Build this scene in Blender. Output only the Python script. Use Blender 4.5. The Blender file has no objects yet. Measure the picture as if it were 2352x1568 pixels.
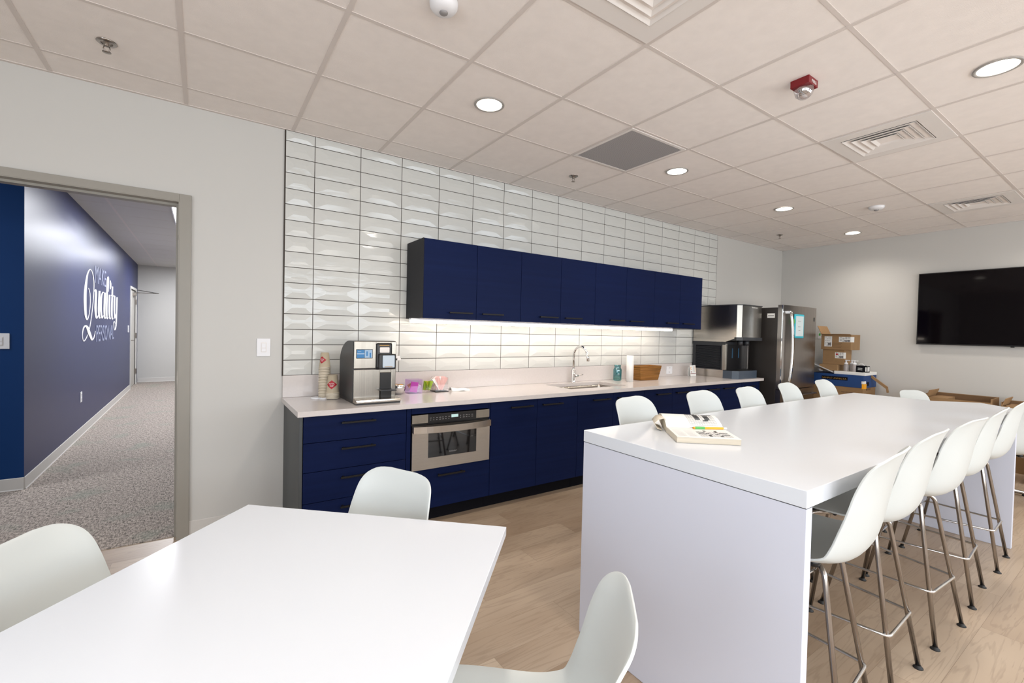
import bpy, bmesh, math, random
from mathutils import Vector, Matrix
random.seed(7)
WD, WU, WL, HE, DL, EXPO = 46, 34, 95, 58, 42, 0.08    # window sky, added upward fill, added left window, hall lamps, downlights, exposure
D = bpy.data
sc = bpy.context.scene
COL = sc.collection
PI = math.pi
H = 2.743                      # ceiling height
G = 0.6096                     # ceiling module
Y1 = 0.2612                    # first grid line off the kitchen wall
YW = -6.7                      # window wall
XR = 7.03                      # end wall
XL = -3.4                      # left wall of the room

# ------------------------------------------------------------------ materials
def mat(name, col, rough=0.5, metal=0.0, spec=0.5, coat=0.0, bump=None, noise=None, emit=None, alpha=None, trans=0.0, aniso=0.0):
    m = D.materials.new(name); m.use_nodes = True
    nt = m.node_tree; b = nt.nodes['Principled BSDF']
    b.inputs['Base Color'].default_value = (*col, 1)
    b.inputs['Roughness'].default_value = rough
    b.inputs['Metallic'].default_value = metal
    b.inputs['Specular IOR Level'].default_value = spec
    b.inputs['Coat Weight'].default_value = coat
    b.inputs['Transmission Weight'].default_value = trans
    if emit:
        b.inputs['Emission Color'].default_value = (*emit[0], 1); b.inputs['Emission Strength'].default_value = emit[1]
    if alpha is not None: b.inputs['Alpha'].default_value = alpha
    if bump or noise:
        tc = nt.nodes.new('ShaderNodeTexCoord')
    if noise:        # (scale vector, amount, detail)
        mp = nt.nodes.new('ShaderNodeMapping'); nt.links.new(tc.outputs['Object'], mp.inputs['Vector'])
        mp.inputs['Scale'].default_value = noise[0]
        n = nt.nodes.new('ShaderNodeTexNoise'); n.inputs['Scale'].default_value = 1.0; n.inputs['Detail'].default_value = noise[2]
        nt.links.new(mp.outputs['Vector'], n.inputs['Vector'])
        r = nt.nodes.new('ShaderNodeMapRange'); r.inputs['From Min'].default_value = .3; r.inputs['From Max'].default_value = .7
        r.inputs['To Min'].default_value = 1 - noise[1]; r.inputs['To Max'].default_value = 1 + noise[1]
        nt.links.new(n.outputs['Fac'], r.inputs['Value'])
        mx = nt.nodes.new('ShaderNodeVectorMath'); mx.operation = 'SCALE'; mx.inputs[0].default_value = col
        nt.links.new(r.outputs['Result'], mx.inputs['Scale']); nt.links.new(mx.outputs['Vector'], b.inputs['Base Color'])
    if bump:         # (scale vector, strength, distance)
        mp = nt.nodes.new('ShaderNodeMapping'); nt.links.new(tc.outputs['Object'], mp.inputs['Vector'])
        mp.inputs['Scale'].default_value = bump[0]
        n = nt.nodes.new('ShaderNodeTexNoise'); n.inputs['Scale'].default_value = 1.0; n.inputs['Detail'].default_value = 3
        nt.links.new(mp.outputs['Vector'], n.inputs['Vector'])
        bp = nt.nodes.new('ShaderNodeBump'); bp.inputs['Strength'].default_value = bump[1]; bp.inputs['Distance'].default_value = bump[2]
        nt.links.new(n.outputs['Fac'], bp.inputs['Height']); nt.links.new(bp.outputs['Normal'], b.inputs['Normal'])
    return m

def glow(name, col, strength):
    m = D.materials.new(name); m.use_nodes = True; nt = m.node_tree; nt.nodes.clear()
    e = nt.nodes.new('ShaderNodeEmission'); e.inputs['Color'].default_value = (*col, 1); e.inputs['Strength'].default_value = strength
    o = nt.nodes.new('ShaderNodeOutputMaterial'); nt.links.new(e.outputs[0], o.inputs[0]); return m

def clear(name, tint, rough=0.03, mixf=0.12):
    m = D.materials.new(name); m.use_nodes = True; nt = m.node_tree; nt.nodes.clear()
    t = nt.nodes.new('ShaderNodeBsdfTransparent'); t.inputs['Color'].default_value = (*tint, 1)
    g = nt.nodes.new('ShaderNodeBsdfGlossy'); g.inputs['Roughness'].default_value = rough
    fr = nt.nodes.new('ShaderNodeLayerWeight'); fr.inputs['Blend'].default_value = 0.12
    ad = nt.nodes.new('ShaderNodeMath'); ad.operation = 'ADD'; ad.inputs[1].default_value = mixf; ad.use_clamp = True
    ad.inputs[0].default_value = 0.03
    mx = nt.nodes.new('ShaderNodeMixShader'); nt.links.new(ad.outputs[0], mx.inputs['Fac'])
    nt.links.new(t.outputs[0], mx.inputs[1]); nt.links.new(g.outputs[0], mx.inputs[2])
    o = nt.nodes.new('ShaderNodeOutputMaterial'); nt.links.new(mx.outputs[0], o.inputs[0]); return m

M = {}
M['wall'] = mat('wall_paint', (.56, .55, .525), .6, bump=((300,)*3, .08, .001))
M['ceil'] = mat('ceiling_tile', (.84, .785, .75), .9, noise=((14, 14, 14), .025, 6), bump=((260,)*3, .5, .0015))
M['grid'] = mat('ceiling_grid', (.66, .60, .565), .55)
M['hceil'] = mat('hall_ceiling', (.62, .60, .57), .9, bump=((200,)*3, .3, .001))
M['base'] = mat('rubber_base', (.60, .58, .55), .45)
M['blue'] = mat('navy_paint', (.016, .024, .10), .38, spec=.35, bump=((2, 2, 2), .15, .004))
M['bluedeep'] = mat('deep_blue_paint', (.003, .035, .14), .5, spec=.2)
M['taupe'] = mat('taupe_metal_paint', (.29, .272, .238), .4)
M['tile'] = mat('glazed_tile', (.60, .605, .58), .11, spec=.40, bump=((7, 7, 36), .30, .0045))
M['grout'] = mat('grout', (.055, .045, .038), .9)
M['quartz'] = mat('white_quartz', (.60, .555, .535), .16, noise=((60, 60, 60), .02, 5))
M['navy'] = mat('navy_laminate', (.0045, .0100, .046), .45, spec=.07, noise=((1.3, 1.3, 40), .10, 4))
M['charcoal'] = mat('charcoal_laminate', (.055, .060, .062), .5)
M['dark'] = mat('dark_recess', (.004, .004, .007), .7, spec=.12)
M['black'] = mat('black_plastic', (.008, .008, .009), .28)
M['endpanel'] = mat('dark_end_panel', (.012, .012, .016), .5, spec=.2)
M['handle'] = mat('black_bronze', (.007, .006, .006), .45, spec=.25)
M['steel'] = mat('brushed_steel', (.47, .43, .385), .24, metal=1, noise=((.5, .5, 160), .07, 3))
M['steelv'] = mat('brushed_steel_vertical', (.35, .33, .295), .25, metal=1, noise=((120, 120, .5), .08, 3))
M['bsteel'] = mat('dark_stainless', (.34, .31, .285), .28, metal=1, noise=((90, 90, .5), .06, 3))
M['chrome'] = mat('chrome', (.72, .72, .72), .08, metal=1)
M['tube'] = mat('chrome_tube', (.38, .35, .325), .20, metal=1)
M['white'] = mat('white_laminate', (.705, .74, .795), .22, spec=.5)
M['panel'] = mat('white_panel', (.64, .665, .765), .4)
M['shell'] = mat('white_shell_plastic', (.60, .63, .62), .36, spec=.35)
M['foot'] = mat('black_rubber', (.01, .01, .01), .6)
M['plate'] = mat('white_switch_plastic', (.78, .78, .80), .35)
M['glassblk'] = mat('black_glass', (.004, .004, .005), .04, spec=.7)
M['tv'] = mat('tv_glass', (.002, .001, .002), .05, spec=.2)
M['lamp'] = glow('lamp_disc', (1, .93, .80), 9)
M['ring'] = mat('lamp_trim', (.36, .34, .32), .4)
M['led'] = glow('led_strip', (1, .87, .74), 17)
M['tube_light'] = glow('hall_tube_light', (.95, .95, 1), 9)
M['lcd'] = glow('display_glow', (.62, .85, .80), .9)
M['red'] = mat('red_plastic', (.19, .003, .008), .35)
M['lens'] = clear('clear_lens', (.95, .95, .96), .10, .30)
M['card'] = mat('cardboard', (.31, .185, .085), .8, noise=((9, 9, 9), .07, 4))
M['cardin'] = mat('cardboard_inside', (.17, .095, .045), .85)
M['paper'] = mat('white_paper', (.80, .80, .78), .7)
M['pageedge'] = mat('newsprint_edge', (.62, .55, .44), .8, noise=((2, 2, 400), .1, 2))
M['ink'] = mat('black_ink', (.03, .03, .03), .6)
M['cup'] = mat('kraft_cup_paper', (.52, .44, .32), .6)
M['cuprim'] = mat('cup_rim', (.72, .64, .52), .5)
M['cupred'] = mat('cup_red_print', (.42, .008, .02), .5)
M['yellow'] = mat('yellow_plastic', (.90, .40, .02), .3)
M['green'] = mat('green_grip', (.10, .42, .10), .4)
M['teal'] = mat('teal_frame', (.03, .50, .62), .3)
M['tealglass'] = clear('teal_glass', (.25, .72, .76), .05, .15)
M['purple'] = clear('purple_acrylic', (.96, .90, 1), .04, .02)
M['clearplas'] = clear('clear_plastic', (.98, .97, .97), .04, .02)
M['pink'] = mat('pink_sachet', (.85, .52, .48), .5)
M['magenta'] = mat('magenta_packet', (.55, .06, .38), .45)
M['olive'] = mat('yellow_green_sachet', (.50, .42, .03), .5)
M['sensor'] = mat('blue_sensor', (.03, .09, .16), .3)
M['limegreen'] = mat('green_sachet', (.28, .40, .02), .5)
M['tan'] = mat('tan_sachet', (.75, .45, .22), .5)
M['boxblue'] = mat('blue_print', (.008, .050, .19), .6)
M['gold'] = mat('gold_print', (.38, .22, .05), .5)
M['orange'] = mat('orange_sticker', (.95, .42, .01), .5)
M['copper'] = mat('copper_basket', (.36, .17, .045), .33, metal=.75, noise=((4, 4, 60), .35, 3))
M['dgray'] = mat('dark_gray_plastic', (.024, .026, .031), .38)
M['bgray'] = mat('blue_gray_plastic', (.055, .075, .105), .3)
M['mesh'] = mat('perforated_metal', (.30, .29, .29), .5, metal=.3)
M['offwhite'] = mat('off_white_metal', (.76, .72, .69), .5)
M['lettergray'] = mat('pale_blue_vinyl', (.28, .31, .46), .4)
M['letterwhite'] = mat('white_vinyl', (.80, .79, .80), .5)
M['amber'] = mat('soap_liquid', (.25, .12, .06), .2)

def wood_mat():
    m = D.materials.new('oak_plank'); m.use_nodes = True; nt = m.node_tree; b = nt.nodes['Principled BSDF']; L = nt.links.new
    tc = nt.nodes.new('ShaderNodeTexCoord')
    br = nt.nodes.new('ShaderNodeTexBrick'); br.offset = 0; br.offset_frequency = 1; br.squash = 1
    br.inputs['Scale'].default_value = 1; br.inputs['Brick Width'].default_value = 1.22; br.inputs['Row Height'].default_value = .18
    br.inputs['Mortar Size'].default_value = .0008; br.inputs['Mortar Smooth'].default_value = .4
    br.inputs['Color1'].default_value = (.0, .0, .0, 1); br.inputs['Color2'].default_value = (1, 1, 1, 1); br.inputs['Mortar'].default_value = (.5, .5, .5, 1)
    sp = nt.nodes.new('ShaderNodeSeparateXYZ'); L(tc.outputs['Object'], sp.inputs[0])
    q = sp.outputs['Y']
    for op, val in (('DIVIDE', .18), ('FLOOR', None), ('MULTIPLY', .618034), ('FRACT', None), ('MULTIPLY', 1.22)):
        mm = nt.nodes.new('ShaderNodeMath'); mm.operation = op; L(q, mm.inputs[0]); q = mm.outputs[0]
        if val is not None: mm.inputs[1].default_value = val
    xa = nt.nodes.new('ShaderNodeMath'); xa.operation = 'ADD'; L(sp.outputs['X'], xa.inputs[0]); L(q, xa.inputs[1])
    cb = nt.nodes.new('ShaderNodeCombineXYZ'); L(xa.outputs[0], cb.inputs['X']); L(sp.outputs['Y'], cb.inputs['Y'])
    L(cb.outputs[0], br.inputs['Vector'])
    # per plank offset of the grain
    off = nt.nodes.new('ShaderNodeVectorMath'); off.operation = 'SCALE'; off.inputs['Scale'].default_value = 9.0
    L(br.outputs['Color'], off.inputs[0])
    ad = nt.nodes.new('ShaderNodeVectorMath'); ad.operation = 'ADD'; L(tc.outputs['Object'], ad.inputs[0]); L(off.outputs[0], ad.inputs[1])
    mp = nt.nodes.new('ShaderNodeMapping'); mp.inputs['Scale'].default_value = (1.0, 11, 1); L(ad.outputs[0], mp.inputs['Vector'])
    n1 = nt.nodes.new('ShaderNodeTexNoise'); n1.inputs['Scale'].default_value = 1.0; n1.inputs['Detail'].default_value = 4; n1.inputs['Distortion'].default_value = .6
    L(mp.outputs[0], n1.inputs['Vector'])
    # contour rings from the noise -> cathedral grain
    mu = nt.nodes.new('ShaderNodeMath'); mu.operation = 'MULTIPLY'; mu.inputs[1].default_value = 62; L(n1.outputs['Fac'], mu.inputs[0])
    si = nt.nodes.new('ShaderNodeMath'); si.operation = 'SINE'; L(mu.outputs[0], si.inputs[0])
    rr = nt.nodes.new('ShaderNodeMapRange'); rr.inputs['From Min'].default_value = .35; rr.inputs['From Max'].default_value = 1; rr.inputs['To Min'].default_value = 0; rr.inputs['To Max'].default_value = 1
    L(si.outputs[0], rr.inputs['Value'])
    mp2 = nt.nodes.new('ShaderNodeMapping'); mp2.inputs['Scale'].default_value = (6, 130, 1); L(ad.outputs[0], mp2.inputs['Vector'])
    n2 = nt.nodes.new('ShaderNodeTexNoise'); n2.inputs['Scale'].default_value = 1; n2.inputs['Detail'].default_value = 3; L(mp2.outputs[0], n2.inputs['Vector'])
    mp3 = nt.nodes.new('ShaderNodeMapping'); mp3.inputs['Scale'].default_value = (.9, 2.5, 1); L(ad.outputs[0], mp3.inputs['Vector'])
    n3 = nt.nodes.new('ShaderNodeTexNoise'); n3.inputs['Scale'].default_value = 1; L(mp3.outputs[0], n3.inputs['Vector'])
    cr = nt.nodes.new('ShaderNodeValToRGB'); cr.color_ramp.elements[0].color = (.285, .200, .133, 1); cr.color_ramp.elements[1].color = (.475, .375, .280, 1)
    cr.color_ramp.elements[0].position = .3; cr.color_ramp.elements[1].position = .72
    mixf = nt.nodes.new('ShaderNodeMath'); mixf.operation = 'MULTIPLY_ADD'; mixf.inputs[1].default_value = .22
    L(br.outputs['Color'], mixf.inputs[0])
    s3 = nt.nodes.new('ShaderNodeMath'); s3.operation = 'MULTIPLY'; s3.inputs[1].default_value = .78; L(n3.outputs['Fac'], s3.inputs[0]); L(s3.outputs[0], mixf.inputs[2])
    L(mixf.outputs[0], cr.inputs['Fac'])
    # darken along rings where the fine grain noise allows
    g = nt.nodes.new('ShaderNodeMath'); g.operation = 'MULTIPLY'; L(rr.outputs[0], g.inputs[0]); L(n2.outputs['Fac'], g.inputs[1])
    g2 = nt.nodes.new('ShaderNodeMath'); g2.operation = 'MULTIPLY'; g2.inputs[1].default_value = .42; L(g.outputs[0], g2.inputs[0])
    mx = nt.nodes.new('ShaderNodeMix'); mx.data_type = 'RGBA'; L(g2.outputs[0], mx.inputs['Factor']); L(cr.outputs['Color'], mx.inputs['A']); mx.inputs['B'].default_value = (.15, .098, .062, 1)
    mx2 = nt.nodes.new('ShaderNodeMix'); mx2.data_type = 'RGBA'; L(br.outputs['Fac'], mx2.inputs['Factor']); L(mx.outputs['Result'], mx2.inputs['A']); mx2.inputs['B'].default_value = (.22, .155, .105, 1)
    L(mx2.outputs['Result'], b.inputs['Base Color']); b.inputs['Roughness'].default_value = .38
    bp = nt.nodes.new('ShaderNodeBump'); bp.inputs['Strength'].default_value = .12; bp.inputs['Distance'].default_value = .002; L(n2.outputs['Fac'], bp.inputs['Height']); L(bp.outputs[0], b.inputs['Normal'])
    return m
M['wood'] = wood_mat()

def carpet_mat():
    m = D.materials.new('woven_carpet'); m.use_nodes = True; nt = m.node_tree; b = nt.nodes['Principled BSDF']; L = nt.links.new
    tc = nt.nodes.new('ShaderNodeTexCoord'); cols = []
    for s in ((32, 110, 1), (130, 28, 1), (3, 3, 1)):
        mp = nt.nodes.new('ShaderNodeMapping'); mp.inputs['Scale'].default_value = s; mp.inputs['Rotation'].default_value = (0, 0, .12)
        L(tc.outputs['Object'], mp.inputs['Vector'])
        n = nt.nodes.new('ShaderNodeTexNoise'); n.inputs['Scale'].default_value = 1; n.inputs['Detail'].default_value = 2; L(mp.outputs[0], n.inputs['Vector']); cols.append(n)
    a = nt.nodes.new('ShaderNodeMath'); a.operation = 'ADD'; L(cols[0].outputs['Fac'], a.inputs[0]); L(cols[1].outputs['Fac'], a.inputs[1])
    a2 = nt.nodes.new('ShaderNodeMath'); a2.operation = 'MULTIPLY'; a2.inputs[1].default_value = .5; L(a.outputs[0], a2.inputs[0])
    cr = nt.nodes.new('ShaderNodeValToRGB'); cr.color_ramp.elements[0].position = .36; cr.color_ramp.elements[1].position = .60
    cr.color_ramp.elements[0].color = (.060, .052, .045, 1); cr.color_ramp.elements[1].color = (.50, .43, .375, 1)
    L(a2.outputs[0], cr.inputs['Fac'])
    r = nt.nodes.new('ShaderNodeMapRange'); r.inputs['From Min'].default_value = .56; r.inputs['From Max'].default_value = .70; r.inputs['To Max'].default_value = .45; L(cols[2].outputs['Fac'], r.inputs['Value'])
    mx = nt.nodes.new('ShaderNodeMix'); mx.data_type = 'RGBA'; L(r.outputs[0], mx.inputs['Factor']); L(cr.outputs['Color'], mx.inputs['A']); mx.inputs['B'].default_value = (.22, .26, .21, 1)
    L(mx.outputs['Result'], b.inputs['Base Color']); b.inputs['Roughness'].default_value = .95
    bp = nt.nodes.new('ShaderNodeBump'); bp.inputs['Strength'].default_value = .5; bp.inputs['Distance'].default_value = .004; L(a2.outputs[0], bp.inputs['Height']); L(bp.outputs[0], b.inputs['Normal'])
    return m
M['carpet'] = carpet_mat()

# ------------------------------------------------------------------ mesh helpers
def nb(): return bmesh.new()
def bx(bm, x0, x1, y0, y1, z0, z1, mi=0, bev=0.0, seg=2, mtx=None):
    x0, x1 = min(x0, x1), max(x0, x1); y0, y1 = min(y0, y1), max(y0, y1); z0, z1 = min(z0, z1), max(z0, z1)
    vs = [bm.verts.new(p) for p in ((x0, y0, z0), (x1, y0, z0), (x1, y1, z0), (x0, y1, z0), (x0, y0, z1), (x1, y0, z1), (x1, y1, z1), (x0, y1, z1))]
    fs = [bm.faces.new([vs[i] for i in f]) for f in ((0, 3, 2, 1), (4, 5, 6, 7), (0, 1, 5, 4), (1, 2, 6, 5), (2, 3, 7, 6), (3, 0, 4, 7))]
    for f in fs: f.material_index = mi
    if mtx is not None: bmesh.ops.transform(bm, matrix=mtx, verts=vs)
    if bev > 0:
        es = list({e for f in fs for e in f.edges})
        bmesh.ops.bevel(bm, geom=es, offset=bev, segments=seg, affect='EDGES', profile=.5)
    return bm
def prism(bm, pts, axis, a0, a1, mi=0):
    """extrude a closed 2-D outline along an axis; pts are the two other coordinates in order"""
    def P(p, a):
        if axis == 'x': return (a, p[0], p[1])
        if axis == 'y': return (p[0], a, p[1])
        return (p[0], p[1], a)
    A = [bm.verts.new(P(p, a0)) for p in pts]; B = [bm.verts.new(P(p, a1)) for p in pts]; n = len(pts)
    fs = [bm.faces.new(A[::-1]), bm.faces.new(B)]
    for i in range(n): fs.append(bm.faces.new((A[i], A[(i + 1) % n], B[(i + 1) % n], B[i])))
    for f in fs: f.material_index = mi
    bmesh.ops.recalc_face_normals(bm, faces=fs)
    return fs
def lathe(bm, prof, c=(0, 0, 0), n=24, mi=0, cap=True, mtx=None):
    rings = []
    for r, z in prof:
        rings.append([bm.verts.new((c[0] + r * math.cos(2 * PI * i / n), c[1] + r * math.sin(2 * PI * i / n), c[2] + z)) for i in range(n)])
    fs = []
    for a, b in zip(rings, rings[1:]):
        for i in range(n): fs.append(bm.faces.new((a[i], a[(i + 1) % n], b[(i + 1) % n], b[i])))
    if cap:
        if prof[0][0] > 1e-5: fs.append(bm.faces.new(rings[0][::-1]))
        if prof[-1][0] > 1e-5: fs.append(bm.faces.new(rings[-1]))
    for f in fs: f.material_index = mi; f.smooth = True
    if mtx is not None: bmesh.ops.transform(bm, matrix=mtx, verts=[v for r in rings for v in r])
    return bm
def smooth_path(pts, rad=.03, seg=5, closed=False):
    pts = [Vector(p) for p in pts]; n = len(pts); out = []
    for i in range(n):
        if not closed and i in (0, n - 1): out.append(pts[i]); continue
        p = pts[i]; a = pts[i - 1] - p; b = pts[(i + 1) % n] - p
        r = min(rad, a.length * .45, b.length * .45); A = p + a.normalized() * r; B = p + b.normalized() * r
        for k in range(seg + 1):
            t = k / seg; out.append(A * (1 - t) ** 2 + p * 2 * t * (1 - t) + B * t * t)
    return out
def tube(bm, pts, r, n=10, closed=False, mi=0):
    pts = [Vector(p) for p in pts]; N = len(pts); rings = []; up = None
    for i in range(N):
        if closed: t = (pts[(i + 1) % N] - pts[i - 1]).normalized()
        else: t = (pts[min(i + 1, N - 1)] - pts[max(i - 1, 0)]).normalized()
        if up is None:
            up = Vector((0, 0, 1)) if abs(t.z) < .9 else Vector((1, 0, 0))
        u = (up - t * up.dot(t)).normalized(); v = t.cross(u); up = u
        rr = r[i] if isinstance(r, (list, tuple)) else r
        rings.append([bm.verts.new(pts[i] + (u * math.cos(2 * PI * k / n) + v * math.sin(2 * PI * k / n)) * rr) for k in range(n)])
    prs = list(zip(rings, rings[1:])) + ([(rings[-1], rings[0])] if closed else [])
    for a, b in prs:
        for k in range(n):
            f = bm.faces.new((a[k], a[(k + 1) % n], b[(k + 1) % n], b[k])); f.smooth = True; f.material_index = mi
    if not closed:
        for f in (bm.faces.new(rings[0][::-1]), bm.faces.new(rings[-1])): f.material_index = mi
    return bm
def obj(name, bm, mats, parent=None, recalc=True, smooth=None):
    if recalc: bmesh.ops.recalc_face_normals(bm, faces=bm.faces)
    me = D.meshes.new(name); bm.to_mesh(me); bm.free()
    for m in (mats if isinstance(mats, (list, tuple)) else [mats]): me.materials.append(m)
    if smooth:
        me.shade_smooth(); me.set_sharp_from_angle(angle=math.radians(smooth))
    o = D.objects.new(name, me); COL.objects.link(o)
    if parent: o.parent = parent
    return o
def tag(o, label, cat, group=None, kind=None):
    o['label'] = label; o['category'] = cat
    if group: o['group'] = group
    if kind: o['kind'] = kind
    return o
def thing(name, label, cat, loc=(0, 0, 0), rz=0, group=None):
    o = D.objects.new(name, None); COL.objects.link(o); o.location = loc; o.rotation_euler = (0, 0, rz)
    o.empty_display_size = .1
    return tag(o, label, cat, group)
def struct(name, bm, m, parent=None, **k):
    o = obj(name, bm, m, parent, **k)
    if parent is None: o['kind'] = 'structure'
    return o
def dup(root, loc, rz, label, group=None):
    r = root.copy(); COL.objects.link(r); r.location = loc; r.rotation_euler = (0, 0, rz); r['label'] = label
    if group: r['group'] = group
    for ch in list(root.children):
        c = ch.copy(); COL.objects.link(c); c.parent = r
        for g in list(ch.children):
            d = g.copy(); COL.objects.link(d); d.parent = c
    return r
def text_bm(bm, s, w, h, mtx, depth=.0006, mi=0):
    """letters as a mesh scaled to w x h, laid in the matrix's XY plane, origin at the lower left"""
    cu = D.curves.new('t', 'FONT'); cu.body = s; cu.resolution_u = 3
    to = D.objects.new('t', cu); COL.objects.link(to); bpy.context.view_layer.update()
    me = D.meshes.new_from_object(to.evaluated_get(bpy.context.evaluated_depsgraph_get())); D.objects.remove(to)
    xs = [v.co.x for v in me.vertices]; ys = [v.co.y for v in me.vertices]
    x0, x1, y0, y1 = min(xs), max(xs), min(ys), max(ys)
    for v in me.vertices: v.co = Vector(((v.co.x - x0) / (x1 - x0) * w, (v.co.y - y0) / (y1 - y0) * h, 0))
    t = bmesh.new(); t.from_mesh(me); D.meshes.remove(me)
    r = bmesh.ops.extrude_face_region(t, geom=list(t.faces)); bmesh.ops.translate(t, verts=[e for e in r['geom'] if isinstance(e, bmesh.types.BMVert)], vec=(0, 0, depth))
    for f in t.faces: f.material_index = mi
    bmesh.ops.transform(t, matrix=mtx, verts=t.verts)
    me2 = D.meshes.new('t'); t.to_mesh(me2); t.free(); n0 = len(bm.faces); bm.from_mesh(me2); D.meshes.remove(me2)
    bm.faces.ensure_lookup_table()
    for i in range(n0, len(bm.faces)): bm.faces[i].material_index = mi
def frame(o, ex, ey):
    ex = Vector(ex).normalized(); ey = Vector(ey).normalized(); ez = ex.cross(ey)
    m = Matrix.Identity(4)
    for i in range(3): m[i][0] = ex[i]; m[i][1] = ey[i]; m[i][2] = ez[i]; m[i][3] = o[i]
    return m
FRONT = lambda x, y, z: frame((x, y, z), (1, 0, 0), (0, 0, 1))      # writing that faces -y
LEFTF = lambda x, y, z: frame((x, y, z), (0, -1, 0), (0, 0, 1))     # writing that faces -x
RIGHTF = lambda x, y, z: frame((x, y, z), (0, 1, 0), (0, 0, 1))     # writing that faces +x

# ================================================================== THE SETTING
DX0, DX1, DZ = -1.60, -0.640, 2.136     # door opening
WX1 = XR + .15
b = nb()
bx(b, XL - .15, DX0 - .002, 0, .15, 0, H + .12); bx(b, DX1 + .002, WX1, 0, .15, 0, H + .12); bx(b, DX0 - .002, DX1 + .002, 0, .15, DZ + .002, H + .12)
wall_back = struct('wall_back', b, M['wall'])
b = nb(); bx(b, XR, XR + .15, YW, 0, 0, H + .12); struct('wall_right', b, M['wall'])
LW = (-6.0, -2.7)      # unseen window added in the left wall to light left-facing sides
b = nb(); bx(b, XL - .15, XL, YW, 0, 0, .45); bx(b, XL - .15, XL, YW, 0, 2.5, H + .12); bx(b, XL - .15, XL, YW, LW[0], .45, 2.5); bx(b, XL - .15, XL, LW[1], 0, .45, 2.5); struct('wall_left', b, M['wall'])
b = nb()
for y0, y1, z0, z1 in ((LW[0], LW[1], .45, .50), (LW[0], LW[1], 2.45, 2.5), (LW[0], LW[0] + .05, .5, 2.45), (LW[1] - .05, LW[1], .5, 2.45), (-4.38, -4.32, .5, 2.45)): bx(b, XL - .10, XL - .04, y0, y1, z0, z1)
w = struct('window_5', b, M['dgray'])
b = nb(); bx(b, XL - .073, XL - .067, LW[0] + .05, LW[1] - .05, .5, 2.45); struct('pane', b, M['clearplas'], w)
# window wall behind the camera: sill, header, piers and four windows
wins = [(-2.6, -.5), (-.1, 2.0), (2.4, 4.5), (4.9, 6.6)]
b = nb(); bx(b, XL, XR, YW - .15, YW, 0, .45); bx(b, XL, XR, YW - .15, YW, 2.5, H + .12)
xs = [XL] + [v for w in wins for v in w] + [XR]
for i in range(0, len(xs), 2): bx(b, xs[i], xs[i + 1], YW - .15, YW, .45, 2.5)
struct('wall_front', b, M['wall'])
for k, (a, c) in enumerate(wins):
    b = nb()
    for x0, x1, z0, z1 in ((a, c, .45, .50), (a, c, 2.45, 2.5), (a, a + .05, .5, 2.45), (c - .05, c, .5, 2.45), ((a + c) / 2 - .025, (a + c) / 2 + .025, .5, 2.45)):
        bx(b, x0, x1, YW - .10, YW - .04, z0, z1)
    w = struct('window_%d' % (k + 1), b, M['dgray'])
    b = nb(); bx(b, a + .05, c - .05, YW - .073, YW - .067, .5, 2.45); struct('pane', b, M['clearplas'], w)
b = nb(); bx(b, XL, XR, YW, .05, -.05, 0); struct('floor', b, M['wood'])
# tile facing of the kitchen wall: grout sheet with faceted raised tiles
TX0, TX1, TW, TH, TJ, TZ = -.0443, 5.2265, .3264, .1098, .1463, 2.669
b = nb(); bx(b, TX0 - .006, TX1 + .004, -.0095, 0, 1.02, H); struct('grout_bed', b, M['grout'], wall_back)
b = nb()
def facet_tile(x0, x1, z0, z1, cut=False):
    g = .0024; x0 += g; x1 -= g; z0 += g; z1 -= g
    yo, yi = -.0110, -.0172
    full = (x1 - x0) > .25 and (z1 - z0) > .09
    ix = min(.085, (x1 - x0) * .27); iz = (z1 - z0) * .38
    o = [(x0, z0), (x1, z0), (x1, z1), (x0, z1)]; i_ = [(x0 + ix, z0 + iz), (x1 - ix, z0 + iz), (x1 - ix, z1 - iz), (x0 + ix, z1 - iz)]
    B = [b.verts.new((x, -.006, z)) for x, z in o]; O = [b.verts.new((x, yo, z)) for x, z in o]
    I = [b.verts.new((x, yi, z)) for x, z in i_]
    for k in range(4):
        j = (k + 1) % 4
        b.faces.new((B[k], B[j], O[j], O[k])); b.faces.new((O[k], O[j], I[j], I[k]))
    b.faces.new(I)
edges = [TX0] + [TJ + k * TW for k in range(16)] + [TX1]
rows = [H - .001] + [TZ - k * TH for k in range(15)] + [1.024]
for x0, x1 in zip(edges, edges[1:]):
    for z1, z0 in zip(rows, rows[1:]): facet_tile(x0, x1, z0, z1)
struct('wall_tiles', b, M['tile'], wall_back)
# ceiling: tiles above, T-bar grid proud below
b = nb(); bx(b, XL, XR, YW, 0, H + .003, H + .06); ceil = struct('ceiling', b, M['ceil'])
b = nb()
for k in range(-5, 12):
    x = k * G; bx(b, x - .011, x + .011, YW, 0, H, H + .0055)
for k in range(0, 11):
    y = -(Y1 + k * G); bx(b, XL, XR, y - .009, y + .009, H + .0008, H + .0055)
for x0, x1, y0, y1 in ((XL, XR, -.02, 0), (XR - .02, XR, YW, 0), (XL, XL + .02, YW, 0), (XL, XR, YW, YW + .02)): bx(b, x0, x1, y0, y1, H - .001, H + .0055)
struct('ceiling_grid', b, M['grid'], ceil)
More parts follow.
